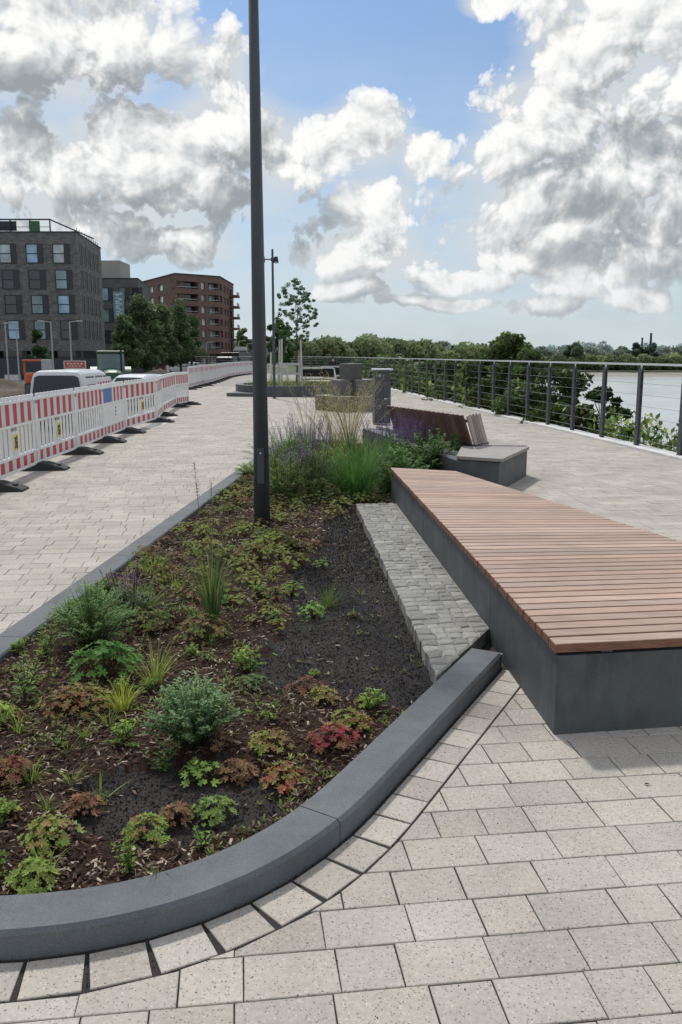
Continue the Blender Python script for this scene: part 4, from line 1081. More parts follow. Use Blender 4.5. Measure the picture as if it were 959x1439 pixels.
# B2 grey
D2=125; z2=P(170,392,D2).z; x20=X(138,D2); x21=X(195,D2); x22=X(211,142)
b2=empty('grey_building',(0,0,0),0,'dark grey flat-roofed building with a pale banner between the two brick blocks','building')
mb=MB(); mb.prism([(x20-2,D2),(x21,D2),(x22,142),(x20-2,142)],RZ,z2); mb.build('wall',M['brick_grey'],b2)
zt2=P(150,366,D2+3).z; mb=MB(); mb.prism([(X(135,D2+3),D2+3),(X(171,D2+3),D2+3),(X(171,D2+3),D2+9),(X(135,D2+3),D2+9)],z2+.002,zt2); mb.build('roof_box',M['panel_beige'],b2)
mb=MB(); mb.prism([(x20-2.05,D2-.05),(x21+.05,D2-.05),(x22+.05,142.05),(x20-2.05,142.05)],z2+.004,z2+.15); mb.build('roof_edge',M['roof_dark'],b2)
for r_,(ya,yb) in enumerate(((404,423),(434,453),(464,483))):
    za=P(150,ya,D2).z; zb=P(150,yb,D2).z
    for k,px in enumerate((145,169,187)): window(b2,(X(px,D2)+.35,D2,(za+zb)/2),1.0,za-zb,0,.55,M[('glass_blue','glass_green','glass_dark')[(r_+k)%3]])
za=P(165,410,D2).z; zb=P(165,446,D2).z; bx0,bx1=X(160,D2),X(175,D2)
mb=MB(); mb.box(((bx0+bx1)/2,D2-.25,(za+zb)/2),(bx1-bx0,.1,za-zb)); bn=mb.build('banner',M['banner_blue'],b2)
mb=MB(); xc=bx0+.6; hh=za-zb
for cz,w_,h_ in ((.88,.5,.08),(.80,.12,.12),(.74,.5,.06),(.63,.5,.06),(.55,.5,.06),(.50,.1,.1),(.44,.5,.06),(.36,.5,.06),(.28,.1,.12),(.22,.5,.06),(.13,.5,.05)):
    mb.box((xc,D2-.32,zb+hh*cz),(w_*1.1,.03,hh*h_))
for cz,w_ in ((.92,.3),(.7,.5),(.52,.35),(.3,.45),(.15,.25)): mb.box((bx1-.45,D2-.32,zb+hh*cz),(w_,.03,hh*.07))
mb.build('banner_lettering',M['banner_mark'],bn)
# B3 red block
D3=205
def B3pt(px,d): return (X(px,d,440),d)
pA,pB,pC,pD=B3pt(196,232),B3pt(248,D3),B3pt(310,D3+8),B3pt(329,D3+32)
z3=P(248,385,D3).z
b3=empty('red_brick_building',(0,0,0),0,'seven storey red brick apartment block with rounded corner balconies','building')
foot=[pA,pB,pC,pD,(pD[0]-10,D3+55),(pA[0],D3+60)]
mb=MB(); nfl=7; fh=(z3-RZ-1.2)/nfl
core=[pA,pB,(pB[0]+.5,pB[1]+.05),(pC[0]-.1,pC[1]+.1),pD,(pD[0]-10,D3+55),(pA[0],D3+60)]
mb.prism(inset(foot,1.9),RZ,z3-.01); mb.build('inner_wall',M['brick_red'],b3)
for k in range(nfl):
    zb=RZ+k*fh
    mb=MB()
    mb.prism(foot,zb+fh*.88 if k<nfl-1 else zb+fh*.88,(zb+fh*1.32) if k<nfl-1 else z3,); mb.build('storey_band',M['brick_red'],b3)
def wallseg(p,q,z0,z1,u0,u1,m,nm,dep=.0,th=.3,par=b3):
    p=Vector(p);q=Vector(q); d=q-p; n=Vector((d.y,-d.x)).normalized(); a=p+d*u0; b_=p+d*u1
    mb=MB(); off_=n*dep
    mb.add([(a.x+off_.x,a.y+off_.y,z0),(b_.x+off_.x,b_.y+off_.y,z0),(b_.x+off_.x,b_.y+off_.y,z1),(a.x+off_.x,a.y+off_.y,z1),
            (a.x+off_.x-n.x*th,a.y+off_.y-n.y*th,z0),(b_.x+off_.x-n.x*th,b_.y+off_.y-n.y*th,z0),(b_.x+off_.x-n.x*th,b_.y+off_.y-n.y*th,z1),(a.x+off_.x-n.x*th,a.y+off_.y-n.y*th,z1)],
           [(0,1,2,3),(5,4,7,6),(3,2,6,7),(4,5,1,0),(1,5,6,2),(4,0,3,7)])
    return mb.build(nm,m,par)
for k in range(nfl):
    z0=RZ+k*fh+(fh*.32 if k else 0)+.01; z1=RZ+k*fh+fh*.88-.01
    for u0,u1 in ((0,.30),(.42,.56),(.68,.97)): wallseg(pA,pB,z0,z1,u0,u1,M['brick_red'],'wall_pier',-.01,2.2)
    for u0,u1 in ((.30,.42),(.56,.68)): wallseg(pA,pB,z0,z1,u0,u1,M['glass_bright'],'window',-.5,.1)
    for u0,u1 in ((.0,.03),(.50,.57),(.66,.73),(.97,1.0)): wallseg(pB,pC,z0,z1,u0,u1,M['brick_red'],'wall_pier',-.01,2.2)
    wallseg(pB,pC,z0,z1,.57,.66,M['glass_bright'] if k in(6,4,3) else M['glass_pale'],'window',-.5,.1)
    for u0,u1 in ((.04,.49),(.74,.96)):
        wallseg(pB,pC,z0+.3,z0+.42,u0,u1,M['balcony_rail'],'balcony_rail',-.1,.05)
        wallseg(pB,pC,z0,z1,u0+.1,u0+.22,M['glass_pale'],'balcony_door',-1.7,.1)
        wallseg(pB,pC,z0,z1,u0,u0+.09,M['glass_dark'],'balcony_door',-1.7,.1); wallseg(pB,pC,z0,z1,u0+.23,u1,M['glass_dark'],'balcony_door',-1.72,.1)
    for u0,u1 in ((.15,.3),(.4,.5),(.6,.7),(.85,1.0)): wallseg(pC,pD,z0,z1,u0,u1,M['brick_red'],'wall_pier',-.01,2.2)
    if k: 
        mb=MB(); mb.box((pD[0]+.5,pD[1]-6,z0-.3),(3.2,5,.5)); mb.build('corner_balcony',M['brick_red'],b3); mb=MB(); mb.box((pD[0]+1.9,pD[1]-6,z0+.4),(.1,4.8,.7)); mb.build('balcony_rail',M['balcony_rail'],b3)
mb=MB(); mb.prism([(p[0],p[1]) for p in inset(foot,-.15)],z3+.003,z3+.25); mb.build('roof_edge',M['roof_dark'],b3)
# far low houses
for (px0,px1,d,ytop,lab,m_) in ((329,346,170,487,'low dark grey hall behind the lamp masts, left of the lamp pole','brick_grey'),(341,357,240,476,'grey house with pitched roof just left of the lamp pole','house_wall'),(371,386,230,478,'pale house with balconies right of the lamp pole','panel_beige')):
    x0,x1=X(px0,d,490),X(px1,d,490); zt=P(px0,ytop,d).z; e=empty('house',((x0+x1)/2,d,RZ),0,lab,'house','distant low houses')
    w_=x1-x0; mb=MB(); mb.box((0,3,(zt-RZ)*.4),(w_,6,(zt-RZ)*.8)); mb.build('wall',M[m_],e)
    mb=MB(); h0=(zt-RZ)*.8+.01; h1=(zt-RZ)
    mb.add([(-w_/2-.2,-.2,h0),(w_/2+.2,-.2,h0),(w_/2+.2,6.2,h0),(-w_/2-.2,6.2,h0),(-w_/2,3,h1),(w_/2,3,h1)],[(0,1,5,4),(2,3,4,5),(1,2,5),(3,0,4),(3,2,1,0)]); mb.build('roof',M['roof_dark'],e)
    for r_ in range(2):
        for k in range(3): mb=MB(); mb.box((-w_*.3+k*w_*.3,-.02,(zt-RZ)*(.22+.33*r_)),(w_*.13,.1,(zt-RZ)*.16)); mb.build('window',M['glass_pale' if (k+r_)%2 else 'glass_dark'],e)
# ================================================================== PLANTS OF THE BED
def vary(c,r,a=.25):
    k=1.8*r.uniform(1-a,1+a); return (c[0]*k*r.uniform(.9,1.1),c[1]*k,c[2]*k*r.uniform(.85,1.15))
def blade(mb,base,az,lean,L_,w,col,r,seg=4,droop=1.0):
    """curved grass blade"""
    d=Vector((math.cos(az),math.sin(az),0)); s=Vector((-d.y,d.x,0)); p=Vector(base); th=PI/2-lean; vs=[]
    for k in range(seg+1):
        ww=w*(1-(k/seg)**1.5)+.0003; vs+= [p-s*ww/2,p+s*ww/2]
        p=p+(d*math.cos(th)+Vector((0,0,1))*math.sin(th))*(L_/seg); th-=droop*r.uniform(.6,1.3)*(.9/seg)*(k+1)/seg*2
    mb.add(vs,[(2*k,2*k+1,2*k+3,2*k+2) for k in range(seg)],col)
def leaf(mb,p,d,up,L_,W_,col,fold=.15,curl=-.15):
    """pointed oval leaf, 6 faces"""
    d=Vector(d).normalized(); s=d.cross(Vector(up))
    if s.length<.05: s=d.cross(Vector((1,0.2,0)))
    s.normalize(); n=s.cross(d)
    prof=((0,0),(.3,.42),(.6,.5),(.85,.28),(1,0)); vs=[]
    for t,w in prof:
        c=Vector(p)+d*L_*t+n*(curl*L_*t*t); vs+=[c-s*W_*w+n*W_*fold*w*2,c,c+s*W_*w+n*W_*fold*w*2]
    fs=[]
    for k in range(4):
        a=k*3; fs+=[(a,a+1,a+4,a+3),(a+1,a+2,a+5,a+4)]
    mb.add(vs,fs,col)
def palmate(mb,p,nrm,az,Rr,col,col2,r,lobes=5):
    """lobed round leaf (geranium / heuchera)"""
    nrm=Vector(nrm).normalized(); a=nrm.cross(Vector((math.cos(az),math.sin(az),.01))); a.normalize(); b_=nrm.cross(a)
    vs=[Vector(p)]; n=lobes*4
    for k in range(n+1):
        t=-2.55+5.1*k/n; ph=(k%4)/4
        rad=Rr*(.55+.45*abs(math.cos(PI*ph))**.7 if k%4 else 1.0)*r.uniform(.88,1.08)
        if k%4==2: rad=Rr*.55
        vs.append(Vector(p)+(a*math.sin(t)+b_*math.cos(t))*rad+nrm*(Rr*.28*(rad/Rr)**2-(.10*Rr if k%2 else 0)))
    mb.v_off=len(mb.v)
    for k in range(n):
        pass
    o=len(mb.v); mb.v.extend([tuple(v) for v in vs])
    for k in range(n):
        mb.f.append((o,o+k+1,o+k+2)); mb.m.append(0); q=(k%4 in (0,3)); mb.c.append(tuple(col2[i]*.5+col[i]*.5 for i in range(3)) if not q else col2 if r.random()<.45 else col)
def stem(mb,a,b_,r_,col): mb.tube(a,b_,r_,r_*.6,4,col=col,cap=False)
GREEN=(.08,.13,.028); LGREEN=(.15,.215,.045); YGREEN=(.22,.27,.06); DGREEN=(.03,.07,.022); GGREEN=(.105,.15,.055); RED=(.17,.06,.045); ORANGE=(.20,.12,.06); PURPLE=(.12,.075,.20); STRAW=(.38,.33,.17); MAG=(.26,.035,.055); BROWN=(.13,.08,.045)
def mk_geranium(w,h,n,pal,seed,lr=(.018,.032)):
    r=random.Random(seed); mb=MB(); st_=MB()
    for k in range(n):
        a=r.uniform(0,2*PI); q=r.random()**.6; x=q*w/2*math.cos(a); y=q*w/2*math.sin(a); z=h*(1-.65*q*q)*r.uniform(.6,1.05)+.01
        st_.tube((x*.1,y*.1,0),(x,y,z),.0014,.001,3,col=(.14,.09,.05),cap=False)
        c=r.choice(pal); c2=r.choice(pal)
        palmate(mb,(x,y,z),(math.cos(a)*q*.7+r.gauss(0,.2),math.sin(a)*q*.7+r.gauss(0,.2),1),a+r.gauss(0,.5),r.uniform(*lr),vary(c,r),vary(c2,r),r)
    return mb,st_
def mk_bush(w,h,n,pal,seed,ll=(.010,.020),lw=.42,open_=.5):
    r=random.Random(seed); mb=MB(); st_=MB(); ns=max(12,n//38)
    for s_ in range(ns):
        a=r.uniform(0,2*PI); q=r.random()**.55; tx=q*w/2*math.cos(a); ty=q*w/2*math.sin(a); tz=h*(1-.6*q*q)*r.uniform(.72,1.08)
        p0=Vector((tx*.18,ty*.18,0)); p1=Vector((tx,ty,tz)); md=p0.lerp(p1,.5)+Vector((0,0,h*.12))
        st_.tube(p0,md,.0018,.0014,3,col=(.07,.08,.04),cap=False); st_.tube(md,p1,.0014,.0007,3,col=(.08,.11,.05),cap=False)
        for k in range(n//ns):
            t=r.uniform(.22,1.0); p=(p0.lerp(md,t*2) if t<.5 else md.lerp(p1,t*2-1)); b_=r.uniform(0,2*PI)
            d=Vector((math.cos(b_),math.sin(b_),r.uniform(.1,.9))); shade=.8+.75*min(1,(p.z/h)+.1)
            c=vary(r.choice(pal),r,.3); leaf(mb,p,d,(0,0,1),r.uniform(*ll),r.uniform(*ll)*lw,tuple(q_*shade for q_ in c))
    return mb,st_
def mk_grass(w,h,n,pal,seed,bw=.004,spread=.9,droop=1.0,seg=5):
    r=random.Random(seed); mb=MB()
    for k in range(n):
        a=r.uniform(0,2*PI); q=r.random()**.7; le=abs(r.gauss(.0,spread*.5))+.05*q
        blade(mb,(q*w*.13*math.cos(a),q*w*.13*math.sin(a),0),a+r.gauss(0,.4),le,h*r.uniform(.55,1.15),bw*r.uniform(.6,1.3),vary(r.choice(pal),r,.3),r,seg,droop)
    return mb,None
def mk_leafy(h,nst,pal,seed,ll=.045,lw=.24,spread=.25,step=.02):
    r=random.Random(seed); mb=MB(); st_=MB()
    for s_ in range(nst):
        a=r.uniform(0,2*PI); le=r.uniform(0,spread); L_=h*r.uniform(.6,1.1); top=Vector((math.cos(a)*L_*math.sin(le),math.sin(a)*L_*math.sin(le),L_*math.cos(le)))
        st_.tube((0,0,0),top,.0022,.001,4,col=(.09,.13,.05),cap=False); t=.12; k=0
        while t<1:
            b_=k*2.4+a; sz=ll*(1.1-.55*t)*r.uniform(.8,1.15); leaf(mb,top*t,(math.cos(b_),math.sin(b_),.55),(0,0,1),sz,sz*lw,vary(r.choice(pal),r,.22),curl=-.3); t+=step/L_; k+=1
        for q in range(5): leaf(mb,top,(math.cos(q*1.25),math.sin(q*1.25),1.3),(0,0,1),ll*.5,ll*.5*lw,vary(r.choice(pal),r,.2))
    return mb,st_
def mk_spikes(w,h,n,pal,fl,seed,spike=.35):
    r=random.Random(seed); mb,st_=mk_bush(w,h*.75,3200 if w>.5 else 1500,pal,seed,(.022,.05) if w>.5 else (.018,.034),.25)
    fm=MB()
    for k in range(n):
        a=r.uniform(0,2*PI); q=r.random()**.6; x,y=q*w/2*math.cos(a),q*w/2*math.sin(a); z=h*r.uniform(.75,1.08); b0=Vector((x*.6,y*.6,h*.25)); b1=Vector((x,y,z)); st_.tube(b0,b1,.0022,.0014,3,col=(.09,.09,.06),cap=False)
        for j in range(34):
            t=1-spike*r.random(); p=b0.lerp(b1,t); b_=r.uniform(0,2*PI); zf=.024 if w>.5 else .013; leaf(fm,p,(math.cos(b_),math.sin(b_),.3),(0,0,1),zf,zf*.5,vary(fl,r,.35))
    return mb,st_,fm
def mk_feather(w,h,n,seed,dens=26,col=STRAW,sz=.022):
    r=random.Random(seed); mb,_=mk_grass(w*.8,h*.5,260,[GREEN,(.10,.15,.05),STRAW],seed,.008,.7); st_=MB(); fm=MB()
    for k in range(n):
        a=r.uniform(0,2*PI); le=abs(r.gauss(0,.22)); L_=h*r.uniform(.7,1.12); pts=[Vector((0,0,0))]; th=le
        for j in range(6): pts.append(pts[-1]+Vector((math.cos(a)*math.sin(th),math.sin(a)*math.sin(th),math.cos(th)))*L_/6); th+=.07+.05*r.random()
        for j in range(6): st_.tube(pts[j],pts[j+1],.0026,.002,3,col=vary((.26,.23,.12),r),cap=False)
        for j in range(dens):
            t=r.uniform(.45,1)*5.99; i=int(t); p=pts[i].lerp(pts[i+1],t-i)+Vector((r.gauss(0,.018),r.gauss(0,.018),r.gauss(0,.012)))
            b_=r.uniform(0,2*PI); leaf(fm,p,(math.cos(b_),math.sin(b_),r.uniform(-.3,.6)),(0,0,1),sz*r.uniform(.7,1.5),sz*.35,vary(col,r,.3))
    return mb,st_,fm
def plant(name,label,cat,x,y,parts,rz=0,group=None,names=('leaves','stems','flowers')):
    e=empty(name,(x,y,soilz(x,y)-.005),rz,label,cat,group)
    for p,nm in zip(parts,names):
        if p is not None and p.f: p.build(nm,M['leaf'],e)
    return e
def at(px,py): g=G(px,py,.06); return g.x,g.y,g.y*1.02/F
seed=[100]
def S_(): seed[0]+=1; return seed[0]
def ger(px,py,w,h,n,pal,label,cat='plant',name='geranium',lr=None):
    w*=1.2; h*=1.15; n=int(n*2.3); lr=tuple(q*.72 for q in (lr or (.016,.03)))
    x,y,k=at(px,py); plant(name,label,cat,x,y,mk_geranium(w*k,h*k*.8,n,pal,S_(),lr or (.016,.03)),R.uniform(0,6))
# foreground bushes
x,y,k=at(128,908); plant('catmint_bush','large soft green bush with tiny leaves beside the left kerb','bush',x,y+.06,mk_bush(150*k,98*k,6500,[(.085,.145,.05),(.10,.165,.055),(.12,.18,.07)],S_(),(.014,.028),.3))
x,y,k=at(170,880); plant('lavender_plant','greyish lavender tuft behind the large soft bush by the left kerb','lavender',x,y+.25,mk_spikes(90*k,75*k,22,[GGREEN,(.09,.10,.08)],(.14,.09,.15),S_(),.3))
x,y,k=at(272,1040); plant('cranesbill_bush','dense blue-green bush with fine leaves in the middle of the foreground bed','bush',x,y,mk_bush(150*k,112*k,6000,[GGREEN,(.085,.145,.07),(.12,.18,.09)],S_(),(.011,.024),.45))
ger(150,948,95,62,46,[(.06,.16,.035),(.085,.19,.05),GREEN],'bright green round-leaved plant in front of the large soft bush','plant','lady_mantle',(.028,.045))
x,y,k=at(172,992); plant('golden_sedge','bright yellow-green sedge tuft, nearest golden tuft of the bed','grass tuft',x,y,mk_grass(60*k,58*k,85,[(.36,.37,.05),(.28,.32,.05),(.20,.26,.05)],S_(),.0055,1.0,1.0))
x,y,k=at(218,955); plant('golden_sedge','looser yellow-green sedge tuft behind the nearest golden one','grass tuft',x,y,mk_grass(80*k,72*k,80,[(.25,.28,.06),YGREEN,(.15,.2,.06)],S_(),.0045,1.0,1.0))
ger(108,990,90,34,60,[(.20,.16,.05),LGREEN,RED,ORANGE],'red and green mottled plant left of the bright golden sedge')
x,y,k=at(35,975); plant('young_goldenrod','upright light green plant with stacked narrow leaves at the left edge','plant',x,y,mk_leafy(80*k,7,[LGREEN,(.10,.19,.05)],S_(),.055,.22,.5,.014))
x,y,k=at(62,918); plant('young_goldenrod','low light green leafy plant between the left kerb and the large soft bush','plant',x,y,mk_leafy(48*k,9,[LGREEN,GREEN],S_(),.05,.24,.8,.014))
x,y,k=at(226,1066); plant('weed','thin leafy green weed at the left foot of the blue-green bush','weed',x,y,mk_leafy(62*k,8,[(.11,.21,.05),GREEN],S_(),.035,.3,.8,.012))
ger(284,1082,56,34,20,[(.14,.24,.05),(.19,.28,.07)],'small bright green lobed plant just in front of the blue-green bush')
ger(332,1078,55,30,34,[ORANGE,BROWN,(.16,.09,.045)],'brownish orange plant right of the blue-green bush foot')
ger(400,1088,60,38,34,[ORANGE,(.28,.09,.06),(.2,.2,.06)],'orange-red lobed plant with green heart near the front kerb joint')
ger(381,1048,58,32,28,[(.22,.2,.06),ORANGE,LGREEN],'olive and orange plant right of the blue-green bush')
ger(468,1046,66,36,40,[RED,MAG,ORANGE],'crimson and pink plant closest to the straight front kerb')
ger(505,1022,40,24,18,[ORANGE,YGREEN,RED],'small orange-green plant at the straight kerb, behind the crimson one')
ger(512,988,24,16,9,[YGREEN,LGREEN],'tiny yellow-green plant on the edge of the bare soil near the kerb')
ger(432,960,52,24,22,[ORANGE,BROWN,RED],'low rusty red plant at the edge of bare soil')
ger(455,982,42,24,18,[YGREEN,ORANGE],'small yellow and orange plant between the rusty one and the kerb')
ger(355,962,46,20,22,[GGREEN,(.13,.18,.08)],'flat pale grey-green plant behind the blue-green bush, on its right')
x,y,k=at(352,938); plant('weed','small fresh green weed with few pointed leaves near the middle of the bed','weed',x,y,mk_leafy(30*k,4,[(.10,.2,.05)],S_(),.035,.4,.8,.014))
ger(70,1178,78,42,38,[(.19,.25,.06),LGREEN,(.22,.16,.07)],'yellow-green lobed plant with rusty tips, upper one of the lower left pair')
ger(48,1240,66,46,34,[(.19,.25,.06),LGREEN,(.17,.2,.06)],'yellow-green lobed plant closest to the curved front kerb at lower left')
ger(205,1168,62,46,30,[(.17,.24,.06),LGREEN,(.24,.13,.07)],'yellow-green lobed plant in the lower middle of the foreground bed')
x,y,k=at(182,1218); plant('weed','upright small-leaved weed in front of the lower middle plant','weed',x,y,mk_leafy(62*k,8,[GREEN,LGREEN],S_(),.028,.35,.5,.011))
x,y,k=at(222,1230); plant('grass_tuft','thin spreading grass blades just behind the curved kerb','grass tuft',x,y,mk_grass(50*k,42*k,16,[GGREEN,GREEN],S_(),.004,1.6,1.0))
ger(300,1132,58,32,22,[(.15,.22,.07),LGREEN],'light green plant between the lower middle plant and the kerb joint')
ger(248,1140,44,30,24,[ORANGE,BROWN],'wilted brown-orange plant left of the light green one near the front')
x,y,k=at(290,1182); plant('weed','bright green pointed weed near the front kerb, lowest on the right','weed',x,y,mk_leafy(36*k,5,[(.12,.22,.05)],S_(),.03,.35,.8,.012))
ger(118,1128,48,34,24,[BROWN,(.2,.1,.06)],'withered brown plant on the dark soil patch at lower left')
ger(15,1090,56,34,34,[RED,ORANGE,BROWN],'red-brown plant cut by the left edge of the photo')
ger(2,1010,50,34,24,[LGREEN,YGREEN],'light green plant cut by the left edge beneath the stacked-leaf plant')
ger(0,1140,44,26,18,[YGREEN,GREEN],'pale green plant at the left edge above the lower left pair')
x,y,k=at(95,1050); plant('grass_tuft','flat sprawling grass on the upper edge of the dark soil patch','grass tuft',x,y,mk_grass(60*k,48*k,16,[GREEN,LGREEN],S_(),.005,2.1,.5))
x,y,k=at(140,1108); plant('grass_tuft','single sprawling grass weed across the dark soil patch','grass tuft',x,y,mk_grass(60*k,52*k,9,[LGREEN,GGREEN],S_(),.006,2.0,.4))
# mid bed
x,y,k=at(300,868); plant('tall_grass','tall dark green upright grass clump with thin flower stalks in mid bed','grass',x,y,mk_grass(62*k,112*k,170,[(.05,.11,.025),(.04,.09,.025),(.09,.14,.04),(.2,.18,.09)],S_(),.0055,.42,.6))
x,y,k=at(292,862)
tg=MB(); rr=random.Random(77)
for q in range(3):
    a=Vector((rr.uniform(-.02,.02),0,0)); b_=Vector((rr.uniform(-.10,.05),rr.uniform(-.04,.04),[.98,.85,.62][q])); tg.tube(a,b_,.0022,.0012,4,col=(.16,.13,.08),cap=False)
    for j in range(40): t=1-.22*rr.random(); u=rr.uniform(0,6.3); leaf(tg,a.lerp(b_,t),(math.cos(u),math.sin(u),.6),(0,0,1),.022,.006,vary((.12,.08,.09),rr))
plant('flower_stalks','thin bare seed stalks rising from the tall grass, with a dark feathery head','grass',x,y,(tg,))
x,y,k=at(215,806); plant('daylily','spreading light green strappy clump beside the left kerb','plant',x,y,mk_grass(95*k,50*k,90,[LGREEN,(.15,.2,.06),GREEN],S_(),.010,1.5,1.1))
ger(230,812,54,30,26,[ORANGE,YGREEN,BROWN],'rusty low plant at the foot of the strappy clump')
x,y,k=at(206,852); plant('daylily','smaller strappy clump in front of the spreading one','plant',x,y,mk_grass(75*k,50*k,70,[GREEN,LGREEN,GGREEN],S_(),.009,1.4,1.1))
ger(205,880,75,34,40,[GREEN,(.10,.14,.05),BROWN],'dull green plant behind the looser golden sedge')
ger(285,893,72,40,48,[(.14,.17,.06),GREEN,ORANGE],'olive plant with orange leaves at the foot of the tall grass')
ger(246,872,48,30,26,[GREEN,GGREEN],'dark green plant left of the tall grass')
ger(160,832,56,32,30,[GREEN,(.12,.15,.05)],'small green plant on the kerb side behind the large soft bush')
ger(440,858,38,26,20,[(.13,.26,.05),(.17,.3,.06)],'fresh lime green lettuce-like plant on the edge of the bare soil','plant','lady_mantle')
x,y,k=at(462,842); plant('fescue_tuft','small fine green grass tuft standing on the bare dark soil','grass tuft',x,y,mk_grass(52*k,38*k,120,[(.10,.17,.04),GREEN,(.15,.2,.06)],S_(),.0035,1.0,.7))
ger(411,826,38,20,20,[(.14,.21,.06),LGREEN],'pale green low plant left of the fine grass tuft')
ger(388,838,34,20,18,[GREEN,ORANGE],'tiny olive plant left of the lime green one')
ger(454,790,26,18,12,[(.14,.22,.06)],'tiny green plant alone on the bare soil near the sett strip')
ger(384,868,30,16,12,[GGREEN,LGREEN],'tiny pale plant in front of the lime green one')
ger(366,786,62,34,40,[(.15,.18,.06),ORANGE,LGREEN],'olive green plant just in front of the big lamp pole')
ger(384,768,50,26,26,[YGREEN,(.14,.18,.06)],'yellowish plant right in front of the big lamp pole foot')
ger(420,770,46,18,20,[GGREEN,BROWN],'flat greyish plant right of the big lamp pole')
ger(345,752,40,24,20,[YGREEN,LGREEN],'yellowish plant left of the big lamp pole foot')
# groundcover of small plants along the kerb (countable, all alike)
gp=[]; rr=random.Random(21)
for i in range(5):
    mbs=mk_geranium(.22,.085,34,[[YGREEN,(.17,.19,.06)],[(.15,.19,.06),ORANGE],[LGREEN,(.2,.2,.07)],[(.17,.15,.06),YGREEN],[GREEN,(.15,.17,.06)]][i],S_(),(.012,.02)); gp.append(mbs)
first=[None]*5; placed=[]; tries=0
while len(placed)<125 and tries<9000:
    tries+=1; y=rr.uniform(5.3,12.2); x=-1.95+(y-4.69)*.072+.25+rr.random()**1.3*(1.3 if y<8.5 else 1.6)
    if bare(x,y) or not inpoly((x,y),bedpoly) or any((x-a)**2+(y-b)**2<.028 for a,b in placed): continue
    placed.append((x,y)); i=rr.randrange(5); s_=rr.uniform(.7,1.3)
    if first[i] is None:
        e=empty('geranium',(x,y,soilz(x,y)),rr.uniform(0,6),'low yellow-green groundcover plant in the strewn patch between the left kerb and the lamp pole','plant','small groundcover plants in the bark mulch')
        for p,nm in zip(gp[i],('leaves','stems')): p.build(nm,M['leaf'],e)
        first[i]=e
    else: dup(first[i],(x,y,soilz(x,y)),rr.uniform(0,6),s_)
# far planting
def far(px,py,kind,label,name,cat,*a,**kw):
    a=list(a); a[0]*=1.15; a[1]*=1.1
    if kind is mk_bush: a[2]*=2
    if kind is mk_grass: a[2]=int(a[2]*1.5)
    g=G(px,py,.06); k=g.y*1.02/F; plant(name,label,cat,g.x,g.y,kind(a[0]*k,a[1]*k,*a[2:]),R.uniform(0,6))
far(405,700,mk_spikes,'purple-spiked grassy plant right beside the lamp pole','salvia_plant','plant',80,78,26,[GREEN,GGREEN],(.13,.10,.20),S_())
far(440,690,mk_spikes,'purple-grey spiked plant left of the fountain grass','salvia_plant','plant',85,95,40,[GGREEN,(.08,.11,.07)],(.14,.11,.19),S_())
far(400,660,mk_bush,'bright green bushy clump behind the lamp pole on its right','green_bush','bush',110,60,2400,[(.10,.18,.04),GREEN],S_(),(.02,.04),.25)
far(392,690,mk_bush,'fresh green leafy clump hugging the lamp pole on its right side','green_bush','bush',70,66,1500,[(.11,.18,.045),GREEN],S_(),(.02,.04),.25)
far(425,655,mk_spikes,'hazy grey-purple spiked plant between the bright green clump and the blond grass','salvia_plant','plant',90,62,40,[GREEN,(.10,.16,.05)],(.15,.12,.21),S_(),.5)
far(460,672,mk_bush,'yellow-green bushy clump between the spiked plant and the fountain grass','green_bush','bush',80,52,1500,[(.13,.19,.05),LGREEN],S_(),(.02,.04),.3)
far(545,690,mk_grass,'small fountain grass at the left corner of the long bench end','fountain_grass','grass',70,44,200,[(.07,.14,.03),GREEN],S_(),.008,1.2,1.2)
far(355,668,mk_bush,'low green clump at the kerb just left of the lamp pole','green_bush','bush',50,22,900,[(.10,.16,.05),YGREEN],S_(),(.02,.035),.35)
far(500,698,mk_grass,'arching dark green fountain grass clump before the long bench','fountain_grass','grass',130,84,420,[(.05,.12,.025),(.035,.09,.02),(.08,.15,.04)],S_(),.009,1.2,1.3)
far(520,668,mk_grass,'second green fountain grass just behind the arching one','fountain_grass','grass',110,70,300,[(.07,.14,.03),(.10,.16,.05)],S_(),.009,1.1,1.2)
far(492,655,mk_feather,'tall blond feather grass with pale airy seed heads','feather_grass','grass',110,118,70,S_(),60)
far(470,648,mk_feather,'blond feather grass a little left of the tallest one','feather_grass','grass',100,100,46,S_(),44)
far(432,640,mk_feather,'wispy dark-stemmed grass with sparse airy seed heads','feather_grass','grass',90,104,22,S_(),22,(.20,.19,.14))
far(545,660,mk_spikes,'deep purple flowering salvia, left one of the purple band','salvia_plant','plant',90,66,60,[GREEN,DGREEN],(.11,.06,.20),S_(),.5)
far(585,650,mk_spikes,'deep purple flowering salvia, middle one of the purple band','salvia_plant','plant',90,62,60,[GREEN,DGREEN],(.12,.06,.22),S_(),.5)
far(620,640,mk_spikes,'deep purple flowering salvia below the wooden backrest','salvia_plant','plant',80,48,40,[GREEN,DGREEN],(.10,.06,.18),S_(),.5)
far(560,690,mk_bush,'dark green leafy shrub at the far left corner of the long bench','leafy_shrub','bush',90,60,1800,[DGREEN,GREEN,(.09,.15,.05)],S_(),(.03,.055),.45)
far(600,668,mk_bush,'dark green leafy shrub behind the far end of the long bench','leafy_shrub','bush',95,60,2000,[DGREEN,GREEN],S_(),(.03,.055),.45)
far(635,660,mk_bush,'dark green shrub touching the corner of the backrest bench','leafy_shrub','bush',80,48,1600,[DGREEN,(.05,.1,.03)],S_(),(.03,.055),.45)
ger(440,706,60,26,34,[GREEN,LGREEN],'low green plant under the purple-grey spiked one')
ger(462,694,54,30,26,[(.13,.22,.06),GREEN],'fresh round-leaved plant left of the fountain grass foot','plant','lady_mantle',(.03,.05))
ger(478,706,46,22,24,[GGREEN,(.11,.15,.08)],'grey-green low plant at the fountain grass foot')
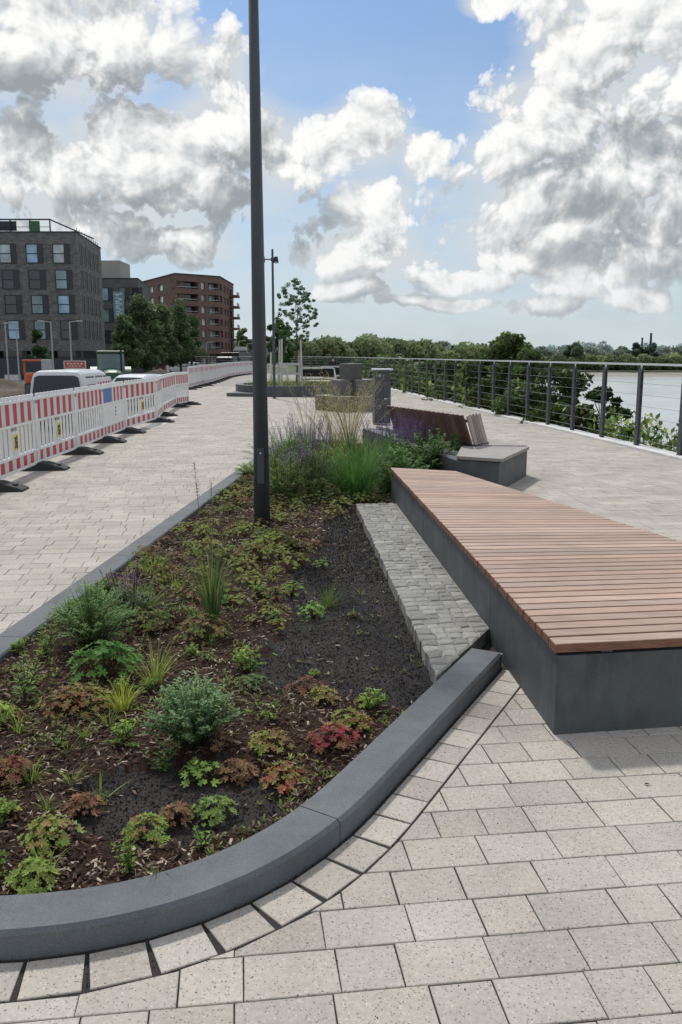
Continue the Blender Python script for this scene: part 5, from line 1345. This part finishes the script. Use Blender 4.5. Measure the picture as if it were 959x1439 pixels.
ger(512,706,40,22,20,[YGREEN,LGREEN],'yellow-green low plant right of the fountain grass foot')
ger(398,712,70,22,40,[GREEN,(.12,.14,.06)],'flat green plant right behind the lamp pole foot')
# small self-sown weeds and tufts between the larger plants
kinds=[('weed',[mk_leafy(.075,5,[LGREEN,GREEN],901,.03,.26,.9,.012)],'small pointed-leaved weed growing loosely between the larger bedding plants','weed'),
 ('grass_tuft',[mk_grass(.12,.10,26,[LGREEN,YGREEN,GREEN],902,.004,1.3,1.0)],'small loose grass tuft between the larger bedding plants','grass tuft'),
 ('geranium',[mk_geranium(.15,.06,22,[YGREEN,LGREEN,ORANGE],903,(.010,.018))],'tiny yellow-green rosette in the foreground mulch','plant'),
 ('withered_plant',[mk_geranium(.16,.05,26,[BROWN,(.12,.07,.04),ORANGE],904,(.010,.018))],'withered brown little plant lying in the mulch','plant'),
 ('weed',[mk_bush(.15,.09,420,[LGREEN,GREEN],905,(.010,.02),.35)],'small soft feathery-leaved weed in the mulch','weed')]
rr=random.Random(63); fk=[None]*5; got=[]; tries=0
while len(got)<88 and tries<5000:
    tries+=1; y=2.35+5.2*rr.random()**1.2; x=rr.uniform(-1.9,.45); i=rr.choice((0,1,1,2,2,3,4,4))
    if not inpoly((x,y),bedpoly) or not inpoly((x+.15,y-.12),bedpoly) or (bare(x,y) and rr.random()>.12) or any((x-a)**2+(y-b)**2<.012 for a,b in got): continue
    got.append((x,y)); nm,(ps,),lab,ct=kinds[i]; s_=rr.uniform(.6,1.35)
    if fk[i] is None:
        e=empty(nm,(x,y,soilz(x,y)-.003),rr.uniform(0,6),lab,ct,'small '+('weeds' if nm=='weed' else nm.replace('_',' ')+'s')+' scattered in the mulch')
        for p,pn in zip(ps,('leaves','stems')):
            if p is not None and p.f: p.build(pn,M['leaf'],e)
        fk[i]=e
    else: dup(fk[i],(x,y,soilz(x,y)-.003),rr.uniform(0,6),s_)
# stray small sprouts
mb=MB(); rr=random.Random(31); c=0
while c<2600:
    y=2.1+9*rr.random()**1.5; x=rr.uniform(-2,.7)
    if not inpoly((x,y),bedpoly): continue
    if bare(x,y) and rr.random()>.12: continue
    if mn.noise(Vector((x*1.7,y*1.7,9)))<-.05: continue
    c+=1; z=soilz(x,y); 
    for q in range(rr.randint(2,6)):
        u=rr.uniform(0,6.3); leaf(mb,(x,y,z+.004),(math.cos(u),math.sin(u),rr.uniform(.3,1.4)),(0,0,1),rr.uniform(.01,.036),rr.uniform(.004,.010),vary(rr.choice([GREEN,LGREEN,YGREEN,LGREEN,GGREEN,BROWN]),rr,.3))
tag(mb.build('seedlings',M['leaf']),'tiny scattered seedlings and leaf litter between the bedding plants','seedlings',kind='stuff')
# twig-like leaf on the paving
g=G(905,1103); mb=MB(); leaf(mb,(g.x,g.y,.004),(1,-.3,.25),(0,0,1),.022,.012,(.02,.015,.012)); tag(mb.build('fallen_leaf',M['leaf']),'small dark shrivelled leaf lying on the paving in front of the long bench','leaf')
# ================================================================== TERRAIN
WL=-5.6
sheet('river_water',[(-400,-400),(3000,-400),(3000,700),(-400,700)],WL,'water')
fx=[(p[0]+.3,p[1]) for p in fence_base if p[1]<=72]
# embankment: strip from the fence foot down into the river
mb=MB(); prof=[(0,-.03),(.9,-.35),(2.6,-1.7),(5.5,-3.9),(9,-5.7),(14,-8)]
line=[(7.6,-8)]+fx+[(2.0,90),(6,120),(16,165),(30,215),(44,262),(60,300)]
line[-6:]=[(1.6,80),(4,110),(12,150),(24,200),(40,250),(56,300)]
n=len(prof)
rt=random.Random(12)
for i,(x,y) in enumerate(line):
    for q,(dx,z) in enumerate(prof): mb.v.append((x+dx+(.4*mn.noise(Vector((y*.3,q,1))) if q else 0),y,z+(.25*mn.noise(Vector((x+dx,y*.4,4))) if 0<q<4 else 0)))
for i in range(len(line)-1):
    for q in range(n-1): a=i*n+q; mb.f.append((a,a+1,a+n+1,a+n)); mb.c.append((1,1,1)); mb.m.append(0)
tag(mb.build('embankment',M['grassland'],smooth=True),kind='structure')
# land left and ahead
mb=MB(); lp=[(-3000,-400),(-5.9,-8),]+[(q.x-1.2,q.y) for q in bar]+[(bar[-1].x-1.6,bar[-1].y+3)]+[(q.x-1.1,q.y) for q in farb]+[(-17,84),(-17,90),(60,300),(60,3000),(-3000,3000)]
sheet('site_ground',lp,RZ,'earth')
sheet('far_meadow',[(-17,84.5),(-11,84.5),(1.6,80),(4,110),(12,150),(24,200),(40,250),(56,300),(60,3000),(-900,3000),(-200,110),(-40,92)],-.35,'grassland')
mb=MB(); L2=[(-5.4,-6)]+[(q.x-.75,q.y) for q in bar]+[(bar[-1].x-.9,bar[-1].y+3)]+[(q.x-.7,q.y) for q in farb]+[(-16.5,84)]
for (x,y) in L2: mb.v+= [(x,y,-.012),(x-.06,y,-.2),(x-1.6,y,RZ-.05)]
for i in range(len(L2)-1):
    for q in range(2): a=i*3+q; mb.f.append((a,a+1,a+4,a+3)); mb.c.append((1,1,1)); mb.m.append(0)
tag(mb.build('path_shoulder',M['earth'],smooth=False),kind='structure')
sheet('road',[(-300,70),(-9.5,66),(-14,90),(-20,130),(-26,200),(-30,400),(-40,400),(-33,135),(-27,95),(-300,90)],RZ+.01,'asphalt')
# far bank
sheet('far_bank',[(56,306),(150,292),(330,286),(700,300),(3000,420),(3000,3500),(60,3500)],WL+1.6,'grassland')
mb=MB(); S2=[(56,300),(150,285),(210,280),(330,279),(700,293),(3000,410)]
for x,y in S2: mb.v+=[(x,y-4,WL-.3),(x,y+4,WL+.9),(x,y+9,WL+1.62)]
for i in range(len(S2)-1):
    for q in range(2): a=i*3+q; mb.f.append((a,a+3,a+4,a+1)); mb.c.append((1,1,1)); mb.m.append(0)
tag(mb.build('sand_shore',M['sand']),kind='structure')
# ================================================================== TREES
def crown(mb,r,cx,cy,z0,z1,rad,n,ls,pal,shape='round',clumps=40,gap=.0):
    cl=[]
    for k in range(clumps):
        for _ in range(60):
            a=r.uniform(0,2*PI); t=r.random(); q=math.sqrt(r.random())
            if shape=='round': pr=math.sqrt(max(0,1-(2*t-1)**2))
            elif shape=='cone': pr=(1-t)**.75*min(1,t*6+.35)
            elif shape=='poplar': pr=min(1,t*4)*math.sqrt(max(0,1-t))*1.05
            elif shape=='egg': pr=math.sqrt(max(0,1-(1.6*t-.62)**2/1.0)) if t<1 else 0
            elif shape=='sparse': pr=math.sin(PI*min(1,t*.95+.03))**.7
            p=Vector((cx+math.cos(a)*q*pr*rad,cy+math.sin(a)*q*pr*rad,z0+t*(z1-z0)))
            if q*pr>.15 or r.random()<.3: break
        cl.append((p,r.uniform(.6,1.3)*rad*(.30 if shape!='sparse' else .11),r.uniform(.6,1.3)))
    for k in range(n):
        p,cr_,br=cl[r.randrange(len(cl))]
        d=Vector((r.gauss(0,1),r.gauss(0,1),r.gauss(0,1))); d.normalize(); d*=r.random()**.4*cr_; q=p+Vector((d.x,d.y,d.z*.8))
        u=Vector((r.gauss(0,1),r.gauss(0,1),r.gauss(0,.7))).normalized(); v_=u.cross(Vector((r.gauss(0,1),r.gauss(0,1),r.gauss(0,1)))).normalized()
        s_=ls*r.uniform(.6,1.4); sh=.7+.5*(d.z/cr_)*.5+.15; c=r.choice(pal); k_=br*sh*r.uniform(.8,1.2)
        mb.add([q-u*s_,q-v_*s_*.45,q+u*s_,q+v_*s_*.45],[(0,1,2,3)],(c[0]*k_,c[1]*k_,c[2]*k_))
    return cl
def tree(name,label,cat,x,y,z,h,rad,base,n,ls,pal,shape,seed_,clumps=40,group=None,tr=.12,m='treeleaf'):
    r=random.Random(seed_); e=empty(name,(x,y,z),r.uniform(0,6),label,cat,group)
    mb=MB(); cl=crown(mb,r,0,0,base,h,rad,n,ls,pal,shape,clumps); mb.build('crown',M[m],e)
    t=MB(); p=Vector((0,0,-.1)); top=Vector((r.uniform(-.1,.1),r.uniform(-.1,.1),h*.82)); nseg=5; prev=p
    for k in range(nseg): q=Vector((0,0,0)).lerp(top,(k+1)/nseg)+Vector((r.gauss(0,.03)*h*.1,r.gauss(0,.03)*h*.1,0)); t.tube(prev,q,tr*(1-k/nseg*.85),tr*(1-(k+1)/nseg*.85),8,cap=False); prev=q
    for (c_,cr_,_) in cl[:26]:
        zz=max(base*.8,c_.z-rad*.55*r.uniform(.5,1.2)); t.tube((0,0,zz),c_,tr*.28,tr*.07,5,cap=False)
    t.build('trunk',M['bark'],e); return e
TG=[(.13,.20,.085),(.10,.165,.075),(.165,.225,.09)]
# street trees at left
for i,(px,yt,yb,d,lab,hw) in enumerate(((200,413,520,70,'largest dense street tree with a broad conical crown, left end of the row',40),(226,432,518,78,'dense street tree second from the left of the row',30),(176,440,522,66,'smaller street tree at the far left in front of the grey building',24),(252,428,514,88,'dense street tree third of the row, before the red block',30),(268,440,512,98,'dense street tree at the right end of the row',24),(236,450,514,104,'farthest street tree, half hidden in the middle of the row',30))):
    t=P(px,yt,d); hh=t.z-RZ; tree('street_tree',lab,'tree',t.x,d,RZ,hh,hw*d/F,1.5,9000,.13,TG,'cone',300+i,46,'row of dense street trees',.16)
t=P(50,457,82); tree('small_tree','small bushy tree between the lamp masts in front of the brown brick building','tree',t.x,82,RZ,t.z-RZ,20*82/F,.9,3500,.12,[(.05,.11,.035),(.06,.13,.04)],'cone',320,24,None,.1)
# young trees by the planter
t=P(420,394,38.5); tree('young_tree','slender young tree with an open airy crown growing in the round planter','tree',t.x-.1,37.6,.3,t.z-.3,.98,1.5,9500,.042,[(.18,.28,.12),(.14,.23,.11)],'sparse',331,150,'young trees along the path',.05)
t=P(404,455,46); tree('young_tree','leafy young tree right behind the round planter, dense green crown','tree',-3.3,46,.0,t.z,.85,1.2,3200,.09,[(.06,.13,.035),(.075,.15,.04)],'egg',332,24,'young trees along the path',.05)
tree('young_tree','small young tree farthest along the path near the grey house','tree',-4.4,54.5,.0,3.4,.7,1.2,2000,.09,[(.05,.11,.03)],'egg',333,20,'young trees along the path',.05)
r=random.Random(41); mb=MB()
for k in range(260):
    a=r.uniform(0,2*PI); q=math.sqrt(r.random()); x=RPx+q*2.1*math.cos(a); y=RPy+q*2.9*math.sin(a)
    for j in range(5): blade(mb,(x,y,.33),r.uniform(0,6.3),r.uniform(0,.5),r.uniform(.15,.5),.012,vary(r.choice([GREEN,LGREEN,STRAW]),r),r,3)
tag(mb.build('planter_grass',M['leaf']),'loose grasses and low growth filling the round planter','grass',kind='stuff')
# riverside shrubs beyond the railing
SH=[(.085,.14,.045),(.11,.17,.055),(.14,.20,.065)]
def shrub(px,ytop,d,wpx,lab,seed_,n=6000,ls=.09,pal=SH,base=-.3,shape='egg',ext=0):
    t=P(px,ytop,d); zb=base
    return tree('riverside_shrub',lab,'shrub',t.x,d+ext,zb,t.z-zb,wpx/2*d/F*1.15,.0,int(n*1.5),ls*1.25,pal,shape,seed_,60,'shrubs on the river bank',.06)
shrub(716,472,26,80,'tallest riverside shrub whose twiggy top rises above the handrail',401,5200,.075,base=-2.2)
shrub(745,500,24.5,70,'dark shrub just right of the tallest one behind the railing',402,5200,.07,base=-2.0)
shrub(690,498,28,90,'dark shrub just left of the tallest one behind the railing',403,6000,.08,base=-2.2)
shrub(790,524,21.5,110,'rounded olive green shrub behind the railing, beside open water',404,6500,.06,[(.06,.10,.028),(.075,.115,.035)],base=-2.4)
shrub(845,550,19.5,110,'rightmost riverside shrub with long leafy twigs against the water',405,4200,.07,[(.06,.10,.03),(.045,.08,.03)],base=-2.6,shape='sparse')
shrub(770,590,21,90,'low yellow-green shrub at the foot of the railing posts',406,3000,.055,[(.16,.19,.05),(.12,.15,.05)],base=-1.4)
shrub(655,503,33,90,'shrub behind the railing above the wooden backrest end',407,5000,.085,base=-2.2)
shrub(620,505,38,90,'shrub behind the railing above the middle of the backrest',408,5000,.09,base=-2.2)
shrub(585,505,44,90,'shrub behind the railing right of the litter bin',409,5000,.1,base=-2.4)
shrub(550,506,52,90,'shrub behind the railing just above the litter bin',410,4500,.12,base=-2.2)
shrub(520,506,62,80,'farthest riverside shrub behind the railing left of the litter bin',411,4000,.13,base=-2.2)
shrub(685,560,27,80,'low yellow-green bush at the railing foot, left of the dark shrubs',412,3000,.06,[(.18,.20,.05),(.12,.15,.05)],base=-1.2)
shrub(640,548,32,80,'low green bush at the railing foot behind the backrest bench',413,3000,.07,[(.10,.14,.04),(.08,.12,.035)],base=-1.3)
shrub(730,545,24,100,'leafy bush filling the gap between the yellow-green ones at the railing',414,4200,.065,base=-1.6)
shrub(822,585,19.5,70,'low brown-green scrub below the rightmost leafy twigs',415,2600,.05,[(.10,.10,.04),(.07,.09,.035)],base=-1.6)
# reeds at the railing foot
mb=MB(); r=random.Random(51)
for k in range(240):
    x=5.75+r.random()*1.5; y=13.2+r.random()*3.5; z=-.3-(x-5.6)*.6
    blade(mb,(x,y,z),r.uniform(0,6.3),r.uniform(0,.3),r.uniform(.4,.95),.012,vary(r.choice([(.22,.19,.14),(.12,.12,.08),(.3,.26,.2)]),r),r,3,.5)
tag(mb.build('dry_reeds',M['leaf']),'dry reeds and grass stalks beyond the railing at the right edge','reeds',kind='stuff')
mb=MB()
for k in range(34000):
    y=12+60*r.random()**1.4; i=min(len(fence_base)-2,max(0,next((q for q,f in enumerate(fence_base) if f[1]>y),1)-1)); x=fence_base[i][0]+.4+r.random()**1.5*5; z=-.05-(x-fence_base[i][0]-.3)*.62
    s_=.0016*y+.014; u=Vector((r.gauss(0,1),r.gauss(0,1),r.gauss(0,1))).normalized(); v_=u.cross(Vector((0.3,.2,1))).normalized(); q=Vector((x,y,z+r.random()**2*.7)); c=vary(r.choice([GREEN,(.1,.13,.04),DGREEN,YGREEN]),r,.3)
    mb.add([q-u*s_*2,q-v_*s_,q+u*s_*2,q+v_*s_],[(0,1,2,3)],c)
tag(mb.build('bank_undergrowth',M['treeleaf']),'dense low undergrowth covering the river bank below the railing','undergrowth',kind='stuff')
# boats seen through the railing
def boat(px,py,d,rz,lab,L_=7.5):
    q=P(px,py,d); e=empty('motor_boat',(q.x,d,WL),rz,lab,'boat','white boats moored on the river')
    mb=MB(); loft(mb,[(-L_/2,[(.6,-.3),(1.0,.2),(1.1,.8),(.5,.82)]),(0,[(.7,-.3),(1.2,.2),(1.3,.9),(.5,.92)]),(L_*.3,[(.4,-.2),(.9,.3),(1.1,1.05),(.4,1.07)]),(L_/2,[(.02,.3),(.05,.6),(.1,1.2),(.03,1.22)])]); mb.build('hull',M['boat_white'],e)
    mb=MB(); mb.box((0,-.4,1.5),(1.8,3.0,1.2)); mb.box((0,-.6,2.3),(1.5,1.8,.5)); mb.build('cabin',M['boat_white'],e,bevel=.12)
    mb=MB(); mb.box((0,-.4,1.65),(1.84,2.4,.45)); mb.build('window',M['carglass'],e); mb=MB(); mb.tube((0,-.8,2.5),(0,-.8,4.2),.04,.02,6); mb.build('mast',M['steel'],e)
boat(622,536,72,1.3,'white motor boat seen between the railing posts, nearer one'); boat(640,522,98,1.5,'white motor boat seen through the railing, farther one',9)
# distant woods
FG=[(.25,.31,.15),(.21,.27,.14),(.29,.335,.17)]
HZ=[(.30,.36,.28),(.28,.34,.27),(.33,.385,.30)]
def wood_(name,x0,y0,x1,y1,h,n,ls,pal,lab,seed_,z0,dens=1.0,depth=12):
    r=random.Random(seed_); mb=MB(); Lw=math.hypot(x1-x0,y1-y0); k=0; nc=int(Lw/(h*.45)*dens)
    per=n//nc
    for c_ in range(nc):
        t=(c_+r.random())/nc; hh=h*r.uniform(.6,1.05)*(1+.25*mn.noise(Vector((t*9,seed_,0)))); rd=hh*r.uniform(.38,.6); x=x0+(x1-x0)*t; y=y0+(y1-y0)*t+r.uniform(0,depth); br=r.uniform(.75,1.2)
        for q in range(per):
            d=Vector((r.gauss(0,1),r.gauss(0,1),r.gauss(0,1))).normalized()*(.72+.3*r.random()+.12*mn.noise(Vector((c_,q%9,0)))); zc=hh*.52
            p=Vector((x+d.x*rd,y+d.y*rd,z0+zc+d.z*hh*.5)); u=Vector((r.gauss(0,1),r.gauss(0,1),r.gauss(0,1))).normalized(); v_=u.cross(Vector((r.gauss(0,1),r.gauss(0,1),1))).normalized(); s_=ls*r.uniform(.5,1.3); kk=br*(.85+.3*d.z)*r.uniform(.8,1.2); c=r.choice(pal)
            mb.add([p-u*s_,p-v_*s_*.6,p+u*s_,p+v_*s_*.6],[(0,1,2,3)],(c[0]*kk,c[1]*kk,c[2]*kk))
    o=mb.build(name,M['farleaf']); tag(o,lab,'wood',kind='stuff')
hz=lambda px,d:P(px,500,d).x
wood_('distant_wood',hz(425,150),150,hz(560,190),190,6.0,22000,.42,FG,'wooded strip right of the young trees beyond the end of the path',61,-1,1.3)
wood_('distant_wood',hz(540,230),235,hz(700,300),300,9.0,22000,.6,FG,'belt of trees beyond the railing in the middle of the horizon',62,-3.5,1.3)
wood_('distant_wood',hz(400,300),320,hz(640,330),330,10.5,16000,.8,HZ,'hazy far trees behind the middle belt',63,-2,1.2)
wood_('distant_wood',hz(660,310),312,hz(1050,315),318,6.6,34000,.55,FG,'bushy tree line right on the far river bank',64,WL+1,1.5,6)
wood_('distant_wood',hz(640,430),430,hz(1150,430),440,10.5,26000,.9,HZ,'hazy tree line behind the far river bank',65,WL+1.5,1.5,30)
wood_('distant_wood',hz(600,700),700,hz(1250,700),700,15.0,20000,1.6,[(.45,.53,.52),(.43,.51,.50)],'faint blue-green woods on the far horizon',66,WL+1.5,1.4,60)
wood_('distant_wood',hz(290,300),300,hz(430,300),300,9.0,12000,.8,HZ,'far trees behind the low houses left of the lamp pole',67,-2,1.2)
def ftree(px,yt,d,w,lab,shape,seed_,n=1800,ls=.7,pal=FG,name='distant_tree',cat='tree',grp=None,z0=None):
    t=P(px,yt,d); z0=WL+1.6 if z0 is None else z0; tree(name,lab,cat,t.x,d,z0,t.z-z0,w/2*d/F,0.5 if shape=='poplar' else (t.z-z0)*.2,n,ls,pal,shape,seed_,22,grp,.3,'farleaf')
ftree(343,463,200,24,'rounded green tree rising behind the low houses left of the lamp pole','round',71,n=2500,ls=.5,z0=-.6)
ftree(462,479,165,38,'dark round tree at the end of the path above the person','round',72,n=3500,ls=.4,pal=[(.08,.12,.06)],z0=-.6)
ftree(523,481,200,44,'broad pale green tree in the belt above the litter bin','round',73,n=3000,ls=.5,z0=-.6)
ftree(808,485,320,24,'lone round tree standing out on the far bank near the thin chimney','round',74,n=2500,ls=.7,pal=[(.15,.20,.12)])
ftree(897,484,330,26,'left one of two dark round trees below the twin chimneys','round',75,n=2500,ls=.8,pal=[(.13,.17,.13)])
ftree(916,485,335,26,'right one of two dark round trees below the twin chimneys','round',76,n=2500,ls=.8,pal=[(.13,.17,.13)])
for k,px in enumerate((637,645,655,672,678,684,691,698,704)):
    ftree(px,482+(k%3),300,7.5,'slim dark poplar in the row of poplars beyond the railing','poplar',80+k,n=900,ls=.45,pal=[(.12,.17,.11)],name='poplar_tree',grp='row of poplars on the horizon',z0=-4)
for (px,yt,lab,w) in ((903,475,'left one of the twin thin chimneys on the right horizon',.9),(915.5,468.5,'right and taller one of the twin chimneys on the right horizon',1.1),(785.5,487,'thin lone chimney left of the lone round tree',.8),(952,488,'thin mast near the right edge of the horizon',.6),(831,492,'short pale tower between the lone tree and the twin chimneys',1.6)):
    d=640; t=P(px,yt,d); e=empty('chimney',(t.x,d,WL+1.5),0,lab,'chimney','chimneys on the horizon'); hh=t.z-WL-1.5; mb=MB(); mb.tube((0,0,0),(0,0,hh),w,w*.7,10); mb.build('shaft',M['balcony_rail' if w>1.3 else 'shutter'],e); mb=MB(); mb.tube((0,0,hh-.5),(0,0,hh+.2),w*.9,w*.9,10); mb.build('rim',M['shutter'],e)
# ================================================================== SKY
w=bpy.data.worlds.new('World'); scene.world=w; w.cycles.sampling_method='MANUAL'; w.cycles.sample_map_resolution=256; w.use_nodes=True; nt=w.node_tree; nt.nodes.clear()
SUN_AZ=math.radians(-17); SUN_EL=math.radians(50)
sky=N(nt,'ShaderNodeTexSky',sky_type='NISHITA',sun_disc=False); sky.sun_elevation=SUN_EL; sky.sun_rotation=SUN_AZ
sky.air_density=1.0; sky.dust_density=1.2; sky.ozone_density=1.6
out=N(nt,'ShaderNodeOutputWorld'); bg=N(nt,'ShaderNodeBackground'); L(nt,bg.outputs[0],out.inputs[0]); bg.inputs[1].default_value=.1
blobs=[(40,70,170,80),(110,100,110,60),(150,55,85,65),(310,125,48,62),(315,195,85,58),(185,205,72,52),(215,268,150,56),(40,262,100,55),(400,222,66,50),
 (500,190,62,42),(575,215,36,30),(525,300,46,46),(520,352,84,38),(885,105,125,95),(800,190,120,85),(712,228,66,50),(870,272,185,55),(1020,150,140,120),(790,330,140,34),(720,362,52,34),(800,395,52,26),
 (690,2,38,12),(850,0,80,22),(885,418,52,18),(770,432,50,11),(640,388,60,16),(255,350,80,26),(760,300,90,60),(900,350,110,40),(930,150,120,100),(860,160,70,50),(830,395,60,26),(500,408,60,12),(100,330,120,30),(600,425,80,9)]
big=[(40,70,170,80),(150,55,85,65),(315,160,75,95),(200,240,150,80),(40,262,100,55),(400,232,60,45),(524,350,72,55),(885,105,125,95),(790,200,130,85),(870,272,185,55),(1020,150,140,120),(770,375,90,34)]
def spot(t,vec,px,py,rx,ry):
    az=math.atan((px-479.5)/F*math.cos(math.atan((py-719.5)/F))/math.cos(ang(py))); el=-ang(py); rx,ry=rx/F*1.04,ry/F*1.04
    q=N(t,'ShaderNodeVectorMath',operation='MULTIPLY_ADD'); L(t,vec,q.inputs[0]); q.inputs[1].default_value=(1/rx,1/ry,0); q.inputs[2].default_value=(-az/rx,-el/ry,0)
    ln=N(t,'ShaderNodeVectorMath',operation='LENGTH'); L(t,q.outputs[0],ln.inputs[0]); return ln.outputs['Value']
def union(t,vec,tab):
    acc=None
    for q in tab:
        v_=spot(t,vec,*q); acc=v_ if acc is None else math_(t,'SMOOTH_MIN',acc,v_,.28)
    return math_(t,'MAXIMUM',math_(t,'SUBTRACT',1.0,acc),-1.2)
def tex(t,vec,wv,fine=True):
    vo=N(t,'ShaderNodeTexVoronoi',voronoi_dimensions='2D',feature='F1',inp={'Scale':15.0,'Detail':3.5,'Roughness':.55,'Lacunarity':2.3}); L(t,wv,vo.inputs['Vector']); vo.normalize=False
    nf=N(t,'ShaderNodeTexNoise',noise_dimensions='2D',inp={'Scale':10.0,'Detail':5.0,'Roughness':.5}); L(t,vec,nf.inputs['Vector'])
    d2=math_(t,'MULTIPLY',vo.outputs['Distance'],vo.outputs['Distance']); pf=math_(t,'MULTIPLY_ADD',d2,-.85,.34); ff=math_(t,'MULTIPLY_ADD',nf.outputs['Fac'],.45,-.22)
    return math_(t,'ADD',pf,ff)
g_=N(nt,'ShaderNodeTexCoord'); s0=N(nt,'ShaderNodeSeparateXYZ'); L(nt,g_.outputs['Generated'],s0.inputs[0])
azn=math_(nt,'ARCTAN2',s0.outputs[0],s0.outputs[1]); eln=math_(nt,'ARCSINE',s0.outputs[2])
cv=N(nt,'ShaderNodeCombineXYZ'); L(nt,azn,cv.inputs[0]); L(nt,eln,cv.inputs[1]); vec=cv.outputs[0]
nw=N(nt,'ShaderNodeTexNoise',noise_dimensions='2D',inp={'Scale':6.0,'Detail':2.0,'Roughness':.5}); L(nt,vec,nw.inputs['Vector'])
sb=N(nt,'ShaderNodeVectorMath',operation='MULTIPLY_ADD'); L(nt,nw.outputs['Color'],sb.inputs[0]); sb.inputs[1].default_value=(.055,.055,0); sb.inputs[2].default_value=(-.0275,-.0275,0)
ad=N(nt,'ShaderNodeVectorMath',operation='ADD'); L(nt,vec,ad.inputs[0]); L(nt,sb.outputs[0],ad.inputs[1]); wv=ad.outputs[0]
def shift(v_,dx,dy):
    a=N(nt,'ShaderNodeVectorMath',operation='ADD'); L(nt,v_,a.inputs[0]); a.inputs[1].default_value=(dx,dy,0); return a.outputs[0]
base=union(nt,wv,blobs)
nz=N(nt,'ShaderNodeTexNoise',noise_dimensions='2D',inp={'Scale':3.2,'Detail':2.0,'Roughness':.5}); L(nt,vec,nz.inputs['Vector'])
outside=math_(nt,'MAXIMUM',math_(nt,'MULTIPLY_ADD',math_(nt,'ABSOLUTE',azn),8.0,-4.2,clamp=True),math_(nt,'MULTIPLY_ADD',eln,8.0,-3.9,clamp=True))
gen=math_(nt,'MULTIPLY_ADD',nz.outputs['Fac'],4.0,-1.95)
gen=math_(nt,'MULTIPLY_ADD',math_(nt,'SUBTRACT',outside,1.0),3.0,gen)
base=math_(nt,'MAXIMUM',base,gen)
tA=tex(nt,vec,wv); tB=tex(nt,shift(vec,-.007,.013),shift(wv,-.007,.013))
dA=math_(nt,'ADD',math_(nt,'MULTIPLY_ADD',base,1.15,.37),tA)
bC=union(nt,shift(wv,-.015,.062),big)
mask=ramp(nt,dA,[(-.02,0.0),(.12,.55),(.36,1.0)])
rel=math_(nt,'MULTIPLY',math_(nt,'SUBTRACT',tA,tB),.65)
dirl=math_(nt,'MAXIMUM',math_(nt,'MINIMUM',math_(nt,'MULTIPLY',math_(nt,'SUBTRACT',base,bC),1.0),.38),-.42)
lit=math_(nt,'ADD',math_(nt,'ADD',.42,rel),dirl)
CLOUDK=10.0
cr_=N(nt,'ShaderNodeValToRGB'); e=cr_.color_ramp.elements
stops=[(0.0,(.33,.365,.395)),(.30,(.45,.48,.50)),(.55,(.64,.66,.67)),(.80,(.86,.87,.865)),(1.0,(.99,.99,.97))]
while len(e)<len(stops): e.new(.5)
for k,(p,c) in enumerate(stops): e[k].position=p; e[k].color=(*c,1)
L(nt,lit,cr_.inputs[0])
vm=N(nt,'ShaderNodeVectorMath',operation='SCALE'); L(nt,cr_.outputs[0],vm.inputs[0]); vm.inputs['Scale'].default_value=CLOUDK
# haze veil brightening the lower sky
hzf=ramp(nt,s0.outputs[2],[(0.0,.95),(.12,.85),(.21,.55),(.32,.15),(.42,.0)])
mpv=N(nt,'ShaderNodeMapping'); mpv.inputs['Scale'].default_value=(1,3.2,1); L(nt,cv.outputs[0],mpv.inputs[0]); veiln=noise(nt,mpv.outputs[0],5.0,5,.6); veil=math_(nt,'MULTIPLY',hzf,ramp(nt,veiln,[(.32,.62),(.62,1.0)]))
skyc=mix(nt,veil,mix(nt,1.0,sky.outputs[0],(.56,.78,1.0),'MULTIPLY'),(.65*CLOUDK,.72*CLOUDK,.765*CLOUDK))
softm=math_(nt,'MULTIPLY',ramp(nt,math_(nt,'MULTIPLY_ADD',veiln,1.2,math_(nt,'SUBTRACT',base,.35)),[(.0,0.0),(.6,.9)]),1.0)
skyc=mix(nt,softm,skyc,(.66*CLOUDK,.70*CLOUDK,.73*CLOUDK))
fadeh=ramp(nt,s0.outputs[2],[(.0,.25),(.09,.85),(.16,1.0)])
fin=mix(nt,math_(nt,'MULTIPLY',mask,fadeh),skyc,vm.outputs[0])
L(nt,fin,bg.inputs[0])
# ================================================================== SUN, CAMERA
sd=bpy.data.lights.new('sun','SUN'); sd.energy=2.5; sd.angle=math.radians(3.5); sd.color=(1,.95,.88); so=bpy.data.objects.new('sun',sd); COL.objects.link(so)
dv=Vector((math.sin(SUN_AZ)*math.cos(SUN_EL),math.cos(SUN_AZ)*math.cos(SUN_EL),math.sin(SUN_EL))); so.rotation_euler=dv.to_track_quat('Z','Y').to_euler()
cd=bpy.data.cameras.new('camera'); co=bpy.data.objects.new('camera',cd); COL.objects.link(co); co.location=(0,0,H); co.rotation_euler=(PI/2-PITCH,0,0)
cd.sensor_fit='VERTICAL'; cd.sensor_height=24; cd.lens=24*F/1439; cd.clip_end=6000; cd.clip_start=.05; scene.camera=co
scene.render.engine='CYCLES'; scene.cycles.max_bounces=5; scene.cycles.diffuse_bounces=2; scene.cycles.glossy_bounces=2; scene.cycles.transmission_bounces=2; scene.cycles.transparent_max_bounces=4
scene.view_settings.view_transform='Standard'; scene.view_settings.look='None'; scene.view_settings.exposure=0
